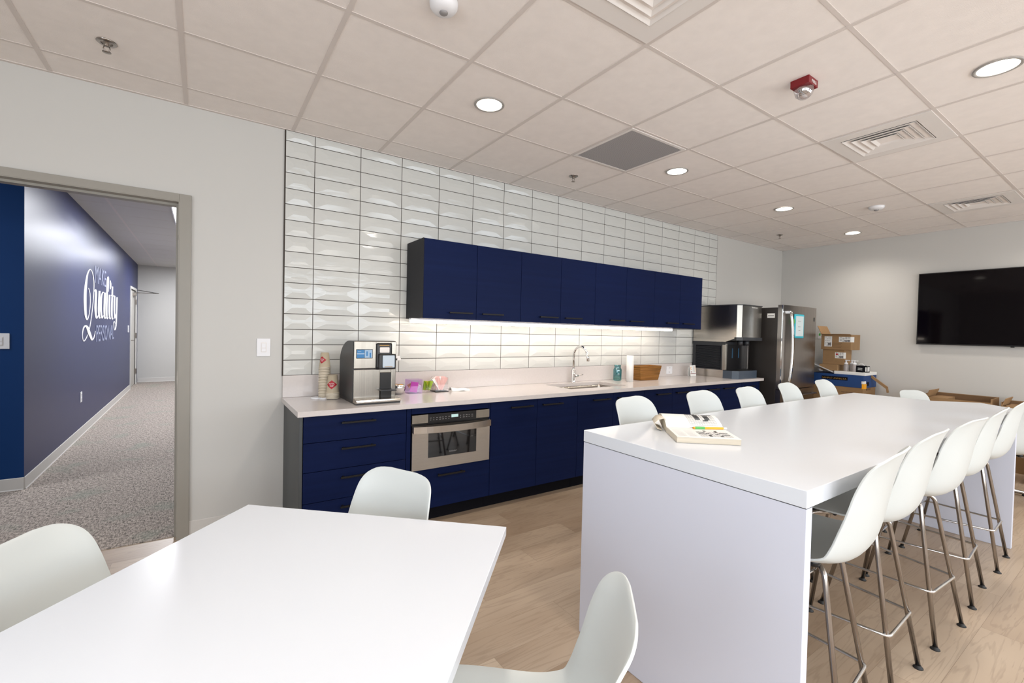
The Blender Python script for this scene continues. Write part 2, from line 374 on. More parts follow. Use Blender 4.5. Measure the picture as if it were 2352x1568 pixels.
# door frame of the opening into the hall
b = nb()
for s in (0,):
    for y0, y1 in ((-.022, 0), (.15, .172)):
        bx(b, DX1, DX1 + .062, y0, y1, 0, DZ + .046, bev=.002); bx(b, DX0 - .062, DX0, y0, y1, 0, DZ + .046, bev=.002); bx(b, DX0, DX1, y0, y1, DZ, DZ + .046, bev=.002)
bx(b, DX1 - .004, DX1 + .0015, -.0205, .1705, 0, DZ - .0045); bx(b, DX0 - .0015, DX0 + .004, -.0205, .1705, 0, DZ - .0045); bx(b, DX0 - .001, DX1 + .001, -.0205, .1705, DZ - .004, DZ + .0015)
bx(b, DX1 - .018, DX1 - .003, .04, .10, 0, DZ - .004); bx(b, DX0 + .003, DX0 + .018, .04, .10, 0, DZ - .004); bx(b, DX0 + .018, DX1 - .018, .0402, .0998, DZ - .018, DZ - .003)
d1 = struct('door_1', b, M['taupe'])
b = nb(); bx(b, DX1 - .0055, DX1 - .0035, -.004, .028, .96, 1.07); bx(b, DX1 - .0065, DX1 - .005, .004, .02, .99, 1.04); struct('strike_plate', b, M['bsteel'], d1)
b = nb()
for z in (.20, 1.90): bx(b, DX1 - .0055, DX1 - .0035, .005, .035, z, z + .03)
struct('silencer', b, M['dark'], d1)
def baseboard(name, pts, m=None, h=.102):
    """cove base along a floor polyline, proud 8 mm on the left-hand side of the walk"""
    b = nb()
    for (x0, y0), (x1, y1) in zip(pts, pts[1:]):
        d = Vector((x1 - x0, y1 - y0)); L = d.length; d.normalize(); n = Vector((-d.y, d.x))
        prof = [(0, 0), (.016, 0), (.008, .012), (.006, h - .004), (.003, h), (0, h)]
        A = [b.verts.new((x0 + n.x * p, y0 + n.y * p, z)) for p, z in prof]; B_ = [b.verts.new((x1 + n.x * p, y1 + n.y * p, z)) for p, z in prof]
        for i in range(len(prof)):
            j = (i + 1) % len(prof); b.faces.new((A[i], A[j], B_[j], B_[i]))
        b.faces.new(A); b.faces.new(B_[::-1])
    return struct(name, b, m or M['base'])
baseboard('baseboard_back', [(-.024, 0), (DX1 + .062, 0)])
baseboard('baseboard_back', [(XR, 0), (6.3, 0)])
baseboard('baseboard_back', [(DX0 - .062, 0), (XL, 0)])
baseboard('baseboard_right', [(XR, YW), (XR, -.01)])
baseboard('baseboard_left', [(XL, -.01), (XL, YW)])

# ---- the hall beyond the door
HY = 10.12; hx = lambda y: -1.703 - .0089 * (y - 1.68)
b = nb(); bx(b, -6, .6, .0505, HY + .1, -.05, .004); bx(b, DX0 + .02, DX1 - .02, .045, .053, 0, .005, bev=.001); struct('floor', b, M['carpet'])
b = nb(); bx(b, -6, .6, .15, HY + .1, H, H + .06); hc = struct('ceiling', b, M['hceil'])
b = nb()
for x in (-1.41, -.19, -2.02, -2.63): bx(b, x - .012, x + .012, .15, HY, H - .003, H)
for k in range(17):
    y = .4 + k * G; bx(b, -6, .6, y - .004, y + .004, H - .001, H)
struct('ceiling_grid', b, M['grid'], hc)
DY0, DY1 = 8.72, 9.66       # hall door opening
b = nb()
def wall_seg(ya, yb, z0, z1):
    prism(b, [(hx(ya), ya), (hx(yb), yb), (hx(yb) - .12, yb), (hx(ya) - .12, ya)], 'z', z0, z1)
wall_seg(1.6803, DY0, 0, H); wall_seg(DY1, HY, 0, H); wall_seg(DY0, DY1, 2.10, H)
struct('wall_hall_left', b, M['blue'])
b = nb(); bx(b, -6, -1.8235, 1.68, 1.80, 0, H); bx(b, -1.8235, -1.7032, 1.68, 1.6802, 0, H); struct('wall_hall_side', b, M['bluedeep'])
b = nb(); bx(b, -6, .6, HY, HY + .12, 0, H); struct('wall_hall_end', b, M['wall'])
b = nb(); bx(b, .6, .72, .15, HY + .12, 0, H); struct('wall_hall_right', b, M['wall'])
b = nb(); bx(b, -6.12, -6, .15, 1.8, 0, H); struct('wall_hall_far', b, M['wall'])
baseboard('baseboard_hall', [(hx(DY0 - .06), DY0 - .06), (-1.703, 1.68), (-5.9, 1.68)][::1])
baseboard('baseboard_hall', [(.6, HY), (hx(HY) + .01, HY)])
# hall door with frame in the blue wall
b = nb(); xm = hx(9.2)
for y0, y1, z0, z1 in ((DY0 - .05, DY0, 0, 2.15), (DY1, DY1 + .05, 0, 2.15), (DY0, DY1, 2.10, 2.15)):
    bx(b, xm - .13, xm + .02, y0, y1, z0, z1, bev=.002)
d2 = struct('door_2', b, M['wall'])
b = nb(); bx(b, xm - .06, xm - .015, DY0 + .003, DY1 - .003, .01, 2.097, bev=.002); struct('door_leaf', b, mat('hall_door_paint', (.52, .50, .46), .5), d2)
b = nb(); bx(b, xm - .016, xm - .008, DY0 + .04, DY0 + .10, .96, 1.08); tube(b, smooth_path([(xm - .01, DY0 + .07, 1.02), (xm + .055, DY0 + .07, 1.02), (xm + .055, DY0 + .19, 1.02)], .015), .009, 8); struct('door_handle', b, M['bsteel'], d2)
b = nb(); bx(b, xm - .015, xm + .04, 9.28, 9.52, 1.98, 2.045, bev=.004); tube(b, [(xm + .02, 9.4, 2.05), (xm + .42, 9.46, 2.06), (xm + .04, 9.6, 2.12)], .008, 6); struct('door_closer', b, M['steel'], d2)
b = nb()
for z in (.25, 1.05, 1.80): bx(b, xm - .01, xm + .024, DY1 - .012, DY1 + .012, z, z + .11)
struct('hinge', b, M['bsteel'], d2)

# ================================================================== FITTINGS ON WALLS
def plate(name, label, cat, face, c, w=.084, h=.124, kind='switch', group=None):
    """face: 'y' (on the kitchen wall) or 'x' (hall wall, faces +x)"""
    t = thing(name, label, cat, c, 0 if face == 'y' else PI / 2, group)
    b = nb(); bx(b, -w / 2, w / 2, -.007, 0, -h / 2, h / 2, bev=.003); obj('face_plate', b, M['plate'], t)
    if kind == 'switch':
        n = max(1, round(w / .084))
        for i in range(n):
            cx = (i - (n - 1) / 2) * .046
            b = nb(); bx(b, cx - .017, cx + .017, -.0085, -.006, -.034, .034); obj('rocker_frame', b, M['offwhite'], t)
            b = nb(); bx(b, cx - .013, cx + .013, -.0115, -.008, -.002, .029, bev=.001); obj('switch_button', b, M['plate'], t)
            b = nb(); bx(b, cx - .013, cx + .013, -.0115, -.008, -.029, -.006, bev=.001); obj('switch_button', b, M['plate'], t)
    else:
        for dz in (-.026, .026):
            b = nb(); bx(b, -.017, .017, -.009, -.006, dz - .014, dz + .014, bev=.002)
            bx(b, -.009, -.006, -.0095, -.0088, dz - .004, dz + .006, 1); bx(b, .006, .009, -.0095, -.0088, dz - .004, dz + .006, 1)
            obj('socket', b, [M['plate'], M['dark']], t)
    return t
plate('light_switch', 'white two-button light switch on grey wall between doorway and tiles', 'light switch', 'y', (-.165, 0, 1.222))
t = plate('light_switch', 'wide white light switch on deep blue hall wall, cut by left edge of photo', 'light switch', 'y', (-1.858, 1.68, 1.204), w=.15)
t = plate('wall_outlet', 'white outlet plate low on the navy hall wall under the lettering', 'outlet', 'x', (hx(3.86) + .0, 3.86, .47), kind='outlet')
plate('wall_outlet', 'white outlet plate on backsplash beside the copper basket', 'outlet', 'y', (4.255, -.02, .945), w=.115, h=.095, kind='outlet')
t = thing('card_reader', 'slim white card reader on navy hall wall beside the far door', 'card reader', (hx(8.3), 8.3, 1.26), PI / 2)
b = nb(); bx(b, -.035, .035, -.02, 0, -.07, .07, bev=.006); obj('reader_body', b, M['plate'], t)
b = nb(); bx(b, -.006, .006, -.0215, -.019, .02, .03); obj('indicator_light', b, M['dgray'], t)

# hall lettering: MAKE / Quality / PERSONAL in vinyl on the navy wall
wd = thing('wall_lettering', 'MAKE Quality PERSONAL lettering in white script on the navy hall wall', 'wall lettering', (hx(5), 5, 1.1))
def wallm(y, z):   # matrix on the hall wall, x runs along +y
    return frame((hx(y) + .002, y, z), (-.0089, 1, 0), (0, 0, 1))
inv = Matrix.Translation((-hx(5), -5, -1.1))
for s, y0, y1, z0, z1 in (('MAKE', 4.74, 5.63, 1.912, 2.146), ('PERSONAL', 4.845, 6.44, 1.102, 1.338)):
    b = nb(); text_bm(b, s, y1 - y0, z1 - z0, inv @ wallm(y0, z0), .002); obj('word', b, M['lettergray'], wd, recalc=False)
QUAL = [[[4.266,1.803,4.301,1.808],[4.285,1.793,4.321,1.799],[4.304,1.783,4.343,1.789],[4.322,1.773,4.363,1.778],[4.337,1.762,4.381,1.766],[4.349,1.748,4.395,1.753],[4.36,1.734,4.406,1.738],[4.368,1.718,4.414,1.722],[4.375,1.702,4.421,1.705],[4.381,1.684,4.426,1.686],[4.386,1.664,4.428,1.667],[4.388,1.644,4.428,1.646],[4.388,1.624,4.426,1.625],[4.386,1.603,4.422,1.604],[4.381,1.58,4.414,1.581],[4.373,1.558,4.405,1.559],[4.364,1.537,4.394,1.537],[4.352,1.516,4.381,1.515],[4.339,1.495,4.366,1.495],[4.322,1.475,4.35,1.474],[4.302,1.457,4.331,1.456],[4.276,1.439,4.307,1.438],[4.246,1.422,4.28,1.42],[4.216,1.409,4.252,1.405],[4.202,1.406,4.213,1.396],[4.211,1.408,4.157,1.4],[4.202,1.418,4.122,1.411],[4.192,1.433,4.091,1.426],[4.184,1.449,4.066,1.442],[4.177,1.466,4.047,1.46],[4.173,1.486,4.033,1.481],[4.169,1.509,4.022,1.503],[4.165,1.531,4.012,1.525],[4.162,1.555,4.004,1.548],[4.16,1.58,3.997,1.573],[4.158,1.605,3.993,1.598],[4.157,1.63,3.99,1.622],[4.156,1.653,3.989,1.645],[4.155,1.675,3.99,1.668],[4.156,1.698,3.994,1.69],[4.158,1.72,3.999,1.713],[4.162,1.743,4.007,1.736],[4.168,1.766,4.017,1.759],[4.174,1.789,4.029,1.783],[4.181,1.813,4.042,1.806],[4.189,1.836,4.056,1.83],[4.196,1.861,4.073,1.854],[4.205,1.884,4.091,1.879],[4.215,1.907,4.11,1.902],[4.226,1.929,4.129,1.924],[4.236,1.95,4.149,1.946],[4.25,1.97,4.172,1.967],[4.267,1.988,4.198,1.986],[4.291,2.006,4.229,2.006],[4.32,2.024,4.265,2.024],[4.35,2.039,4.304,2.041],[4.374,2.047,4.347,2.054],[4.39,2.049,4.399,2.06],[4.416,2.05,4.443,2.06],[4.448,2.046,4.48,2.055],[4.478,2.04,4.512,2.048],[4.505,2.031,4.542,2.038],[4.53,2.018,4.571,2.024],[4.552,2.002,4.597,2.009],[4.572,1.986,4.619,1.992],[4.589,1.969,4.638,1.975],[4.604,1.95,4.653,1.955],[4.616,1.93,4.666,1.935],[4.626,1.91,4.674,1.915],[4.632,1.892,4.679,1.896],[4.636,1.874,4.681,1.877],[4.637,1.854,4.679,1.857],[4.635,1.83,4.676,1.832],[4.632,1.8,4.672,1.803],[4.625,1.767,4.665,1.769],[4.616,1.732,4.657,1.734],[4.606,1.698,4.646,1.699],[4.594,1.665,4.633,1.666],[4.579,1.632,4.617,1.633],[4.563,1.599,4.6,1.6],[4.547,1.566,4.582,1.566],[4.53,1.533,4.565,1.534],[4.512,1.501,4.547,1.501],[4.492,1.468,4.527,1.468],[4.471,1.436,4.506,1.435],[4.446,1.402,4.48,1.401],[4.418,1.366,4.452,1.365],[4.39,1.334,4.424,1.333],[4.367,1.309,4.4,1.307],[4.349,1.293,4.382,1.291],[4.335,1.284,4.367,1.282],[4.322,1.278,4.353,1.275],[4.308,1.27,4.34,1.267]],[[4.237,1.216,4.258,1.214],[4.215,1.205,4.239,1.203],[4.193,1.194,4.221,1.191],[4.17,1.183,4.2,1.179],[4.143,1.173,4.173,1.168],[4.106,1.162,4.137,1.157],[4.063,1.151,4.094,1.144],[4.024,1.143,4.049,1.135],[4.007,1.141,3.997,1.133],[3.993,1.146,3.959,1.143],[3.972,1.159,3.937,1.157],[3.955,1.175,3.921,1.174],[3.944,1.191,3.911,1.191],[3.94,1.207,3.907,1.207],[3.943,1.224,3.909,1.225],[3.951,1.241,3.915,1.242],[3.963,1.256,3.923,1.258],[3.978,1.271,3.934,1.273],[3.998,1.284,3.948,1.288],[4.021,1.296,3.966,1.302],[4.045,1.305,3.987,1.313],[4.07,1.31,4.016,1.322],[4.096,1.313,4.053,1.33],[4.115,1.314,4.099,1.334],[4.121,1.313,4.154,1.335],[4.126,1.311,4.207,1.329],[4.138,1.305,4.249,1.321],[4.155,1.296,4.287,1.311],[4.172,1.286,4.321,1.3],[4.19,1.275,4.352,1.287],[4.207,1.262,4.379,1.272],[4.228,1.247,4.404,1.257],[4.253,1.232,4.428,1.243],[4.284,1.217,4.453,1.229],[4.318,1.202,4.479,1.214],[4.353,1.188,4.505,1.198],[4.384,1.175,4.527,1.184],[4.41,1.164,4.544,1.171],[4.435,1.153,4.555,1.159],[4.465,1.142,4.561,1.152],[4.515,1.133,4.553,1.151],[4.578,1.133,4.546,1.15],[4.619,1.139,4.568,1.152],[4.652,1.147,4.6,1.156],[4.679,1.156,4.629,1.163],[4.702,1.167,4.655,1.171],[4.722,1.179,4.678,1.183],[4.739,1.193,4.699,1.196],[4.754,1.206,4.718,1.208],[4.766,1.219,4.732,1.22],[4.774,1.231,4.744,1.232],[4.782,1.244,4.754,1.245],[4.789,1.256,4.764,1.257]],[[4.717,1.789,4.687,1.789],[4.741,1.797,4.7,1.799],[4.766,1.807,4.713,1.809],[4.785,1.813,4.73,1.819],[4.75,1.81,4.795,1.827],[4.738,1.808,4.833,1.82],[4.738,1.8,4.854,1.811],[4.737,1.788,4.87,1.798],[4.736,1.77,4.88,1.779],[4.732,1.747,4.882,1.754],[4.725,1.718,4.878,1.724],[4.719,1.686,4.871,1.692],[4.713,1.654,4.866,1.66],[4.708,1.623,4.862,1.628],[4.702,1.591,4.858,1.595],[4.7,1.559,4.855,1.563],[4.704,1.529,4.856,1.534],[4.716,1.501,4.861,1.506],[4.733,1.473,4.869,1.478],[4.756,1.449,4.879,1.455],[4.785,1.432,4.889,1.441],[4.848,1.422,4.873,1.441],[4.914,1.429,4.864,1.44],[4.943,1.439,4.895,1.445],[4.965,1.449,4.925,1.453],[4.985,1.46,4.949,1.462],[5.004,1.474,4.969,1.475],[5.023,1.489,4.987,1.49],[5.042,1.503,5.007,1.504]],[[5.012,1.817,5.149,1.825],[5.002,1.779,5.144,1.786],[4.993,1.74,5.139,1.747],[4.983,1.702,5.135,1.709],[4.975,1.666,5.13,1.671],[4.967,1.629,5.124,1.634],[4.959,1.593,5.117,1.597],[4.955,1.559,5.112,1.563],[4.957,1.528,5.11,1.532],[4.966,1.499,5.112,1.504],[4.982,1.474,5.118,1.479],[5.003,1.452,5.125,1.457],[5.029,1.436,5.133,1.444],[5.08,1.426,5.12,1.443],[5.146,1.431,5.101,1.442],[5.167,1.438,5.13,1.446],[5.184,1.443,5.162,1.448]],[[5.495,1.817,5.464,1.808],[5.466,1.82,5.43,1.81],[5.434,1.824,5.399,1.814],[5.387,1.826,5.383,1.815],[5.33,1.819,5.38,1.813],[5.287,1.805,5.359,1.803],[5.245,1.788,5.335,1.787],[5.206,1.768,5.313,1.768],[5.175,1.746,5.297,1.748],[5.155,1.723,5.287,1.727],[5.141,1.698,5.281,1.702],[5.132,1.672,5.278,1.677],[5.126,1.646,5.277,1.651],[5.121,1.62,5.275,1.625],[5.12,1.593,5.275,1.599],[5.123,1.567,5.278,1.572],[5.133,1.54,5.284,1.546],[5.152,1.511,5.295,1.517],[5.177,1.479,5.309,1.485],[5.208,1.452,5.326,1.458],[5.245,1.433,5.338,1.444],[5.349,1.432,5.29,1.444],[5.384,1.446,5.316,1.451],[5.408,1.462,5.355,1.465],[5.431,1.475,5.395,1.478]],[[5.469,1.819,5.623,1.827],[5.461,1.786,5.617,1.793],[5.452,1.752,5.611,1.759],[5.444,1.719,5.606,1.726],[5.438,1.686,5.601,1.692],[5.431,1.651,5.595,1.656],[5.424,1.616,5.59,1.621],[5.42,1.581,5.586,1.586],[5.421,1.549,5.584,1.553],[5.427,1.517,5.584,1.521],[5.438,1.485,5.585,1.489],[5.453,1.458,5.589,1.462],[5.476,1.438,5.595,1.445],[5.541,1.427,5.573,1.445],[5.615,1.435,5.555,1.445],[5.639,1.444,5.591,1.45],[5.659,1.45,5.629,1.455]],[[5.892,1.858,5.859,1.856],[5.903,1.898,5.867,1.896],[5.915,1.94,5.877,1.938],[5.924,1.98,5.884,1.977],[5.927,2.013,5.882,2.01],[5.919,2.042,5.869,2.037],[5.904,2.067,5.848,2.06],[5.886,2.085,5.823,2.076],[5.847,2.094,5.824,2.079],[5.773,2.077,5.865,2.081],[5.745,2.057,5.86,2.064],[5.718,2.032,5.855,2.041],[5.697,2.006,5.848,2.015],[5.684,1.979,5.84,1.989],[5.676,1.95,5.831,1.96],[5.67,1.918,5.821,1.927],[5.664,1.881,5.814,1.89],[5.656,1.838,5.809,1.846],[5.649,1.789,5.805,1.797],[5.643,1.739,5.801,1.746],[5.637,1.694,5.798,1.7],[5.63,1.655,5.792,1.661],[5.623,1.62,5.786,1.625],[5.618,1.586,5.781,1.591],[5.62,1.554,5.78,1.559],[5.629,1.52,5.782,1.525],[5.643,1.486,5.786,1.491],[5.662,1.457,5.794,1.462],[5.689,1.436,5.803,1.444],[5.764,1.426,5.776,1.443],[5.833,1.435,5.768,1.444],[5.859,1.446,5.808,1.452],[5.883,1.454,5.848,1.458]],[[5.905,1.811,6.053,1.819],[5.9,1.772,6.051,1.779],[5.895,1.733,6.049,1.74],[5.89,1.695,6.047,1.701],[5.887,1.657,6.046,1.663],[5.885,1.619,6.046,1.624],[5.884,1.58,6.046,1.585],[5.885,1.544,6.047,1.549],[5.891,1.513,6.05,1.517],[5.904,1.487,6.055,1.492],[5.922,1.465,6.062,1.469],[5.944,1.447,6.07,1.453],[5.972,1.434,6.077,1.443],[6.055,1.428,6.034,1.444],[6.102,1.437,6.034,1.444],[6.12,1.446,6.065,1.451],[6.136,1.453,6.097,1.457]],[[6.023,2.042,6.08,2.047],[6.02,2.024,6.102,2.031],[6.017,2.006,6.125,2.016],[6.014,1.988,6.145,1.999],[6.013,1.972,6.153,1.982],[6.015,1.956,6.146,1.964],[6.019,1.94,6.127,1.946],[6.023,1.923,6.105,1.928],[6.027,1.907,6.085,1.91]],[[6.219,1.962,6.341,1.97],[6.21,1.926,6.337,1.934],[6.2,1.89,6.334,1.897],[6.191,1.853,6.331,1.861],[6.182,1.817,6.327,1.824],[6.173,1.78,6.322,1.786],[6.165,1.742,6.317,1.748],[6.157,1.705,6.312,1.71],[6.151,1.667,6.307,1.672],[6.144,1.629,6.302,1.633],[6.138,1.589,6.297,1.593],[6.135,1.551,6.293,1.555],[6.138,1.519,6.294,1.522],[6.149,1.491,6.299,1.495],[6.166,1.466,6.309,1.471],[6.188,1.446,6.32,1.452],[6.216,1.432,6.329,1.441],[6.303,1.425,6.285,1.442],[6.355,1.435,6.282,1.442],[6.374,1.444,6.315,1.449],[6.391,1.451,6.35,1.455]],[[6.119,1.805,6.138,1.822],[6.225,1.807,6.244,1.824],[6.333,1.809,6.353,1.826],[6.443,1.811,6.464,1.828],[6.557,1.813,6.578,1.83]],[[6.446,1.816,6.6,1.823],[6.437,1.781,6.594,1.788],[6.427,1.746,6.588,1.752],[6.418,1.711,6.583,1.717],[6.413,1.677,6.579,1.683],[6.409,1.643,6.574,1.648],[6.408,1.608,6.57,1.613],[6.409,1.575,6.568,1.58],[6.417,1.545,6.57,1.549],[6.431,1.514,6.577,1.518],[6.45,1.483,6.588,1.488],[6.475,1.459,6.601,1.464],[6.533,1.442,6.588,1.459],[6.637,1.456,6.54,1.46],[6.663,1.478,6.578,1.48],[6.69,1.506,6.621,1.507],[6.715,1.53,6.663,1.531]],[[6.733,1.815,6.869,1.821],[6.727,1.784,6.863,1.79],[6.722,1.754,6.858,1.759],[6.716,1.722,6.852,1.727],[6.71,1.688,6.846,1.693],[6.704,1.651,6.839,1.655],[6.697,1.611,6.832,1.615],[6.69,1.571,6.825,1.574],[6.682,1.531,6.817,1.533],[6.675,1.49,6.81,1.491],[6.667,1.448,6.803,1.449],[6.658,1.408,6.794,1.408],[6.648,1.374,6.782,1.373],[6.638,1.346,6.766,1.345],[6.628,1.323,6.748,1.32],[6.616,1.303,6.727,1.3],[6.6,1.287,6.703,1.283],[6.579,1.274,6.674,1.268],[6.555,1.265,6.64,1.257],[6.538,1.261,6.598,1.249],[6.563,1.261,6.519,1.248],[6.555,1.263,6.479,1.258],[6.53,1.273,6.457,1.27],[6.506,1.287,6.439,1.285],[6.488,1.302,6.425,1.301],[6.476,1.319,6.414,1.318],[6.468,1.338,6.406,1.338],[6.465,1.357,6.402,1.357],[6.467,1.372,6.404,1.373],[6.474,1.383,6.415,1.384],[6.486,1.39,6.433,1.394],[6.497,1.394,6.459,1.4],[6.486,1.395,6.51,1.402],[6.497,1.392,6.54,1.396],[6.521,1.383,6.563,1.386],[6.546,1.372,6.586,1.374],[6.571,1.362,6.608,1.364]]]
b = nb()
for st in QUAL:
    prev = None
    for ya, za, yb, zb in st:
        cur = [b.verts.new((hx(y) + o - hx(5), y - 5, z - 1.1)) for y, z, o in ((ya, za, .001), (yb, zb, .001), (yb, zb, .004), (ya, za, .004))]
        if prev:
            for i in range(4): b.faces.new((prev[i], prev[(i + 1) % 4], cur[(i + 1) % 4], cur[i]))
        else: b.faces.new(cur)
        prev = cur
    b.faces.new(prev[::-1])
obj('word', b, M['letterwhite'], wd)

# ================================================================== CEILING FITTINGS
def downlight(x, y, label, z=H):
    t = thing('downlight', label, 'ceiling light', (x, y, z), 0, 'round recessed downlights')
    b = nb(); lathe(b, [(.076, .001), (.090, -.001), (.092, -.004), (.088, -.006), (.077, -.005), (.076, .001)], n=40, cap=False); obj('trim_ring', b, M['ring'], t)
    b = nb(); lathe(b, [(.0775, -.0025), (.0775, -.0018)], n=40); obj('lamp_lens', b, M['lamp'], t)
    l = D.lights.new('downlight_lamp', 'SPOT'); l.energy = DL; l.spot_size = math.radians(150); l.spot_blend = .9; l.color = (1, .925, .83); l.shadow_soft_size = .075
    lo = D.objects.new('downlight_lamp', l); COL.objects.link(lo); lo.parent = t; lo.location = (0, 0, -.02)
    return t

downlight(.914, -1.160, 'round lit downlight above the coffee machine, nearest over the counter')
downlight(2.753, -1.155, 'round lit downlight just right of the grey perforated grille')
downlight(4.58, -1.156, 'round lit downlight above the ice machine, between two others in the counter row')
downlight(6.39, -1.156, 'small round lit downlight farthest away, above the stacked boxes')
downlight(2.757, -3.008, 'large round lit downlight at upper right, beside the red fire strobe')
for x, y in ((.914, -3.008), (4.58, -3.008), (6.39, -3.008), (-.92, -3.008), (.914, -4.83), (2.753, -4.83), (4.58, -4.83), (6.39, -4.83), (-.92, -4.83)):  # unseen downlights, added for more light on tables and floor
    b = nb(); lathe(b, [(.076, .001), (.090, -.001), (.092, -.004), (.088, -.006), (.077, -.005), (.076, .001)], (x, y, H), n=32, cap=False); struct('lamp_trim', b, M['ring'], ceil)
    b = nb(); lathe(b, [(.0775, -.0025), (.0775, -.0018)], (x, y, H), n=32); struct('lamp_lens', b, M['lamp'], ceil)
    l = D.lights.new('downlight_lamp', 'SPOT'); l.energy = DL; l.spot_size = math.radians(150); l.spot_blend = .9; l.color = (1, .925, .83); l.shadow_soft_size = .075
    lo = D.objects.new('downlight_lamp', l); COL.objects.link(lo); lo.location = (x, y, H - .02)
def diffuser(kx, ky, label):
    x0, y1 = kx * G, -(Y1 + ky * G); cx, cy = x0 + G / 2, y1 - G / 2
    t = thing('air_diffuser', label, 'air vent', (cx, cy, H), 0, 'square white ceiling air diffusers')
    s = G / 2 - .012
    b = nb()   # panel with square hole, thin edge
    r = .205
    for a in ((-s, s, r, s), (-s, s, -s, -r), (-s, -r, -r, r), (r, s, -r, r)): bx(b, a[0], a[1], a[2], a[3], -.004, .003)
    obj('vent_panel', b, M['offwhite'], t)
    b = nb(); bx(b, -r, r, -r, r, .060, .066); 
    for sx, sy in ((1, 0), (-1, 0), (0, 1), (0, -1)):
        if sx: bx(b, sx * r, sx * (r + .002), -r, r, -.002, .04)
        else: bx(b, -r, r, sy * r, sy * (r + .002), -.002, .04)
    obj('vent_throat', b, M['dark'], t)
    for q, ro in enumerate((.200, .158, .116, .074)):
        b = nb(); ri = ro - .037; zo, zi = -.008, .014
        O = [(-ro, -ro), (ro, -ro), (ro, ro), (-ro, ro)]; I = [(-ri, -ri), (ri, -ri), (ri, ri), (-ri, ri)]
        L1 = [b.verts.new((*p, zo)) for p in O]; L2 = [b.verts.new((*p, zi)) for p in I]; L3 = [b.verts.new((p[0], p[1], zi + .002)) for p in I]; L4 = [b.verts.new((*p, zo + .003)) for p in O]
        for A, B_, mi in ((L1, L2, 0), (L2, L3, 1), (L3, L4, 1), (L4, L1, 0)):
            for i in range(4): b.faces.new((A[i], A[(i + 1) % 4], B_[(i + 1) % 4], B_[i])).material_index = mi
        obj('louver', b, [M['offwhite'], M['dark']], t)  # upper faces coloured dark, standing in for the unlit duct
    return t
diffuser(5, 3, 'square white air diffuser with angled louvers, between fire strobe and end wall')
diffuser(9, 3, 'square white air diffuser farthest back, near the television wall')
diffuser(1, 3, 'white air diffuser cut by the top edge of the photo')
t = thing('return_grille', 'grey perforated square return grille in the ceiling', 'air vent', (3.5 * G, -(Y1 + 1.5 * G), H))
s = G / 2 - .012
b = nb()
for a in ((-s, s, s - .022, s), (-s, s, -s, -s + .022), (-s, -s + .022, -s + .022, s - .022), (s - .022, s, -s + .022, s - .022)): bx(b, a[0], a[1], a[2], a[3], -.003, .003)
obj('grille_frame', b, M['offwhite'], t)
def perf_mat():
    m = mat('perforated_sheet', (.33, .315, .31), .5); nt = m.node_tree; bs = nt.nodes['Principled BSDF']
    tc = nt.nodes.new('ShaderNodeTexCoord'); mp = nt.nodes.new('ShaderNodeMapping'); mp.inputs['Scale'].default_value = (105, 105, 105); nt.links.new(tc.outputs['Object'], mp.inputs[0])
    v = nt.nodes.new('ShaderNodeTexVoronoi'); v.inputs['Scale'].default_value = 1; v.inputs['Randomness'].default_value = 0; v.voronoi_dimensions = '2D'; nt.links.new(mp.outputs[0], v.inputs['Vector'])
    c = nt.nodes.new('ShaderNodeValToRGB'); c.color_ramp.elements[0].position = .30; c.color_ramp.elements[0].color = (.15, .148, .152, 1); c.color_ramp.elements[1].position = .42; c.color_ramp.elements[1].color = (.46, .44, .44, 1)
    nt.links.new(v.outputs['Distance'], c.inputs[0]); nt.links.new(c.outputs[0], bs.inputs['Base Color']); return m
b = nb(); bx(b, -s + .022, s - .022, -s + .022, s - .022, -.0015, .001); obj('perforated_sheet', b, perf_mat(), t)
def sprinkler(x, y, label):
    t = thing('fire_sprinkler', label, 'sprinkler', (x, y, H), 0, 'ceiling sprinkler heads')
    b = nb(); lathe(b, [(.022, .004), (.040, .004), (.041, 0), (.036, -.004), (.024, -.005)], n=28, cap=False); obj('escutcheon', b, M['tube'], t)
    b = nb(); lathe(b, [(.024, .0035), (.012, .003), (.012, -.018), (.008, -.02)], n=14)
    for sx in (-1, 1): tube(b, [(sx * .009, 0, -.016), (sx * .013, 0, -.030), (sx * .004, 0, -.044)], .0022, 6)
    obj('sprinkler_body', b, M['bsteel'], t)
    b = nb(); lathe(b, [(.004, -.043), (.017, -.045), (.018, -.047), (.006, -.05)], n=16); obj('deflector', b, M['bsteel'], t)
sprinkler(-.914, -.547, 'sprinkler head over the doorway wall at upper left')
sprinkler(2.16, -.53, 'sprinkler head close to the tiled wall, left of the perforated grille corner')
sprinkler(5.83, -.525, 'small sprinkler head far back, above the refrigerator')
t = thing('motion_sensor', 'white dome sensor with grey lens cut by top edge of photo', 'sensor', (.315, -1.775, H))
b = nb(); lathe(b, [(.058, .004), (.060, 0), (.058, -.018), (.048, -.032), (.028, -.040), (.017, -.041)], n=36); obj('sensor_body', b, M['plate'], t, recalc=True)
b = nb(); lathe(b, [(.0185, -.038), (.0175, -.044), (.011, -.049), (.001, -.050)], n=24); obj('sensor_lens', b, M['mesh'], t)
t = thing('smoke_detector', 'small round white detector on the ceiling beside the far downlights', 'smoke detector', (5.215, -1.763, H))
b = nb(); lathe(b, [(.066, .004), (.068, 0), (.066, -.014), (.052, -.026), (.022, -.031)], n=36); obj('detector_body', b, M['plate'], t)
b = nb(); lathe(b, [(.022, -.028), (.021, -.036), (.014, -.042), (.001, -.043)], n=24); obj('detector_lens', b, M['mesh'], t)
t = thing('fire_strobe', 'red ceiling fire strobe marked FIRE with a clear faceted lens', 'fire strobe', (2.143, -2.385, H), 0)
b = nb(); bx(b, -.052, .052, -.046, .046, -.036, .003, bev=.002); obj('strobe_housing', b, M['red'], t)
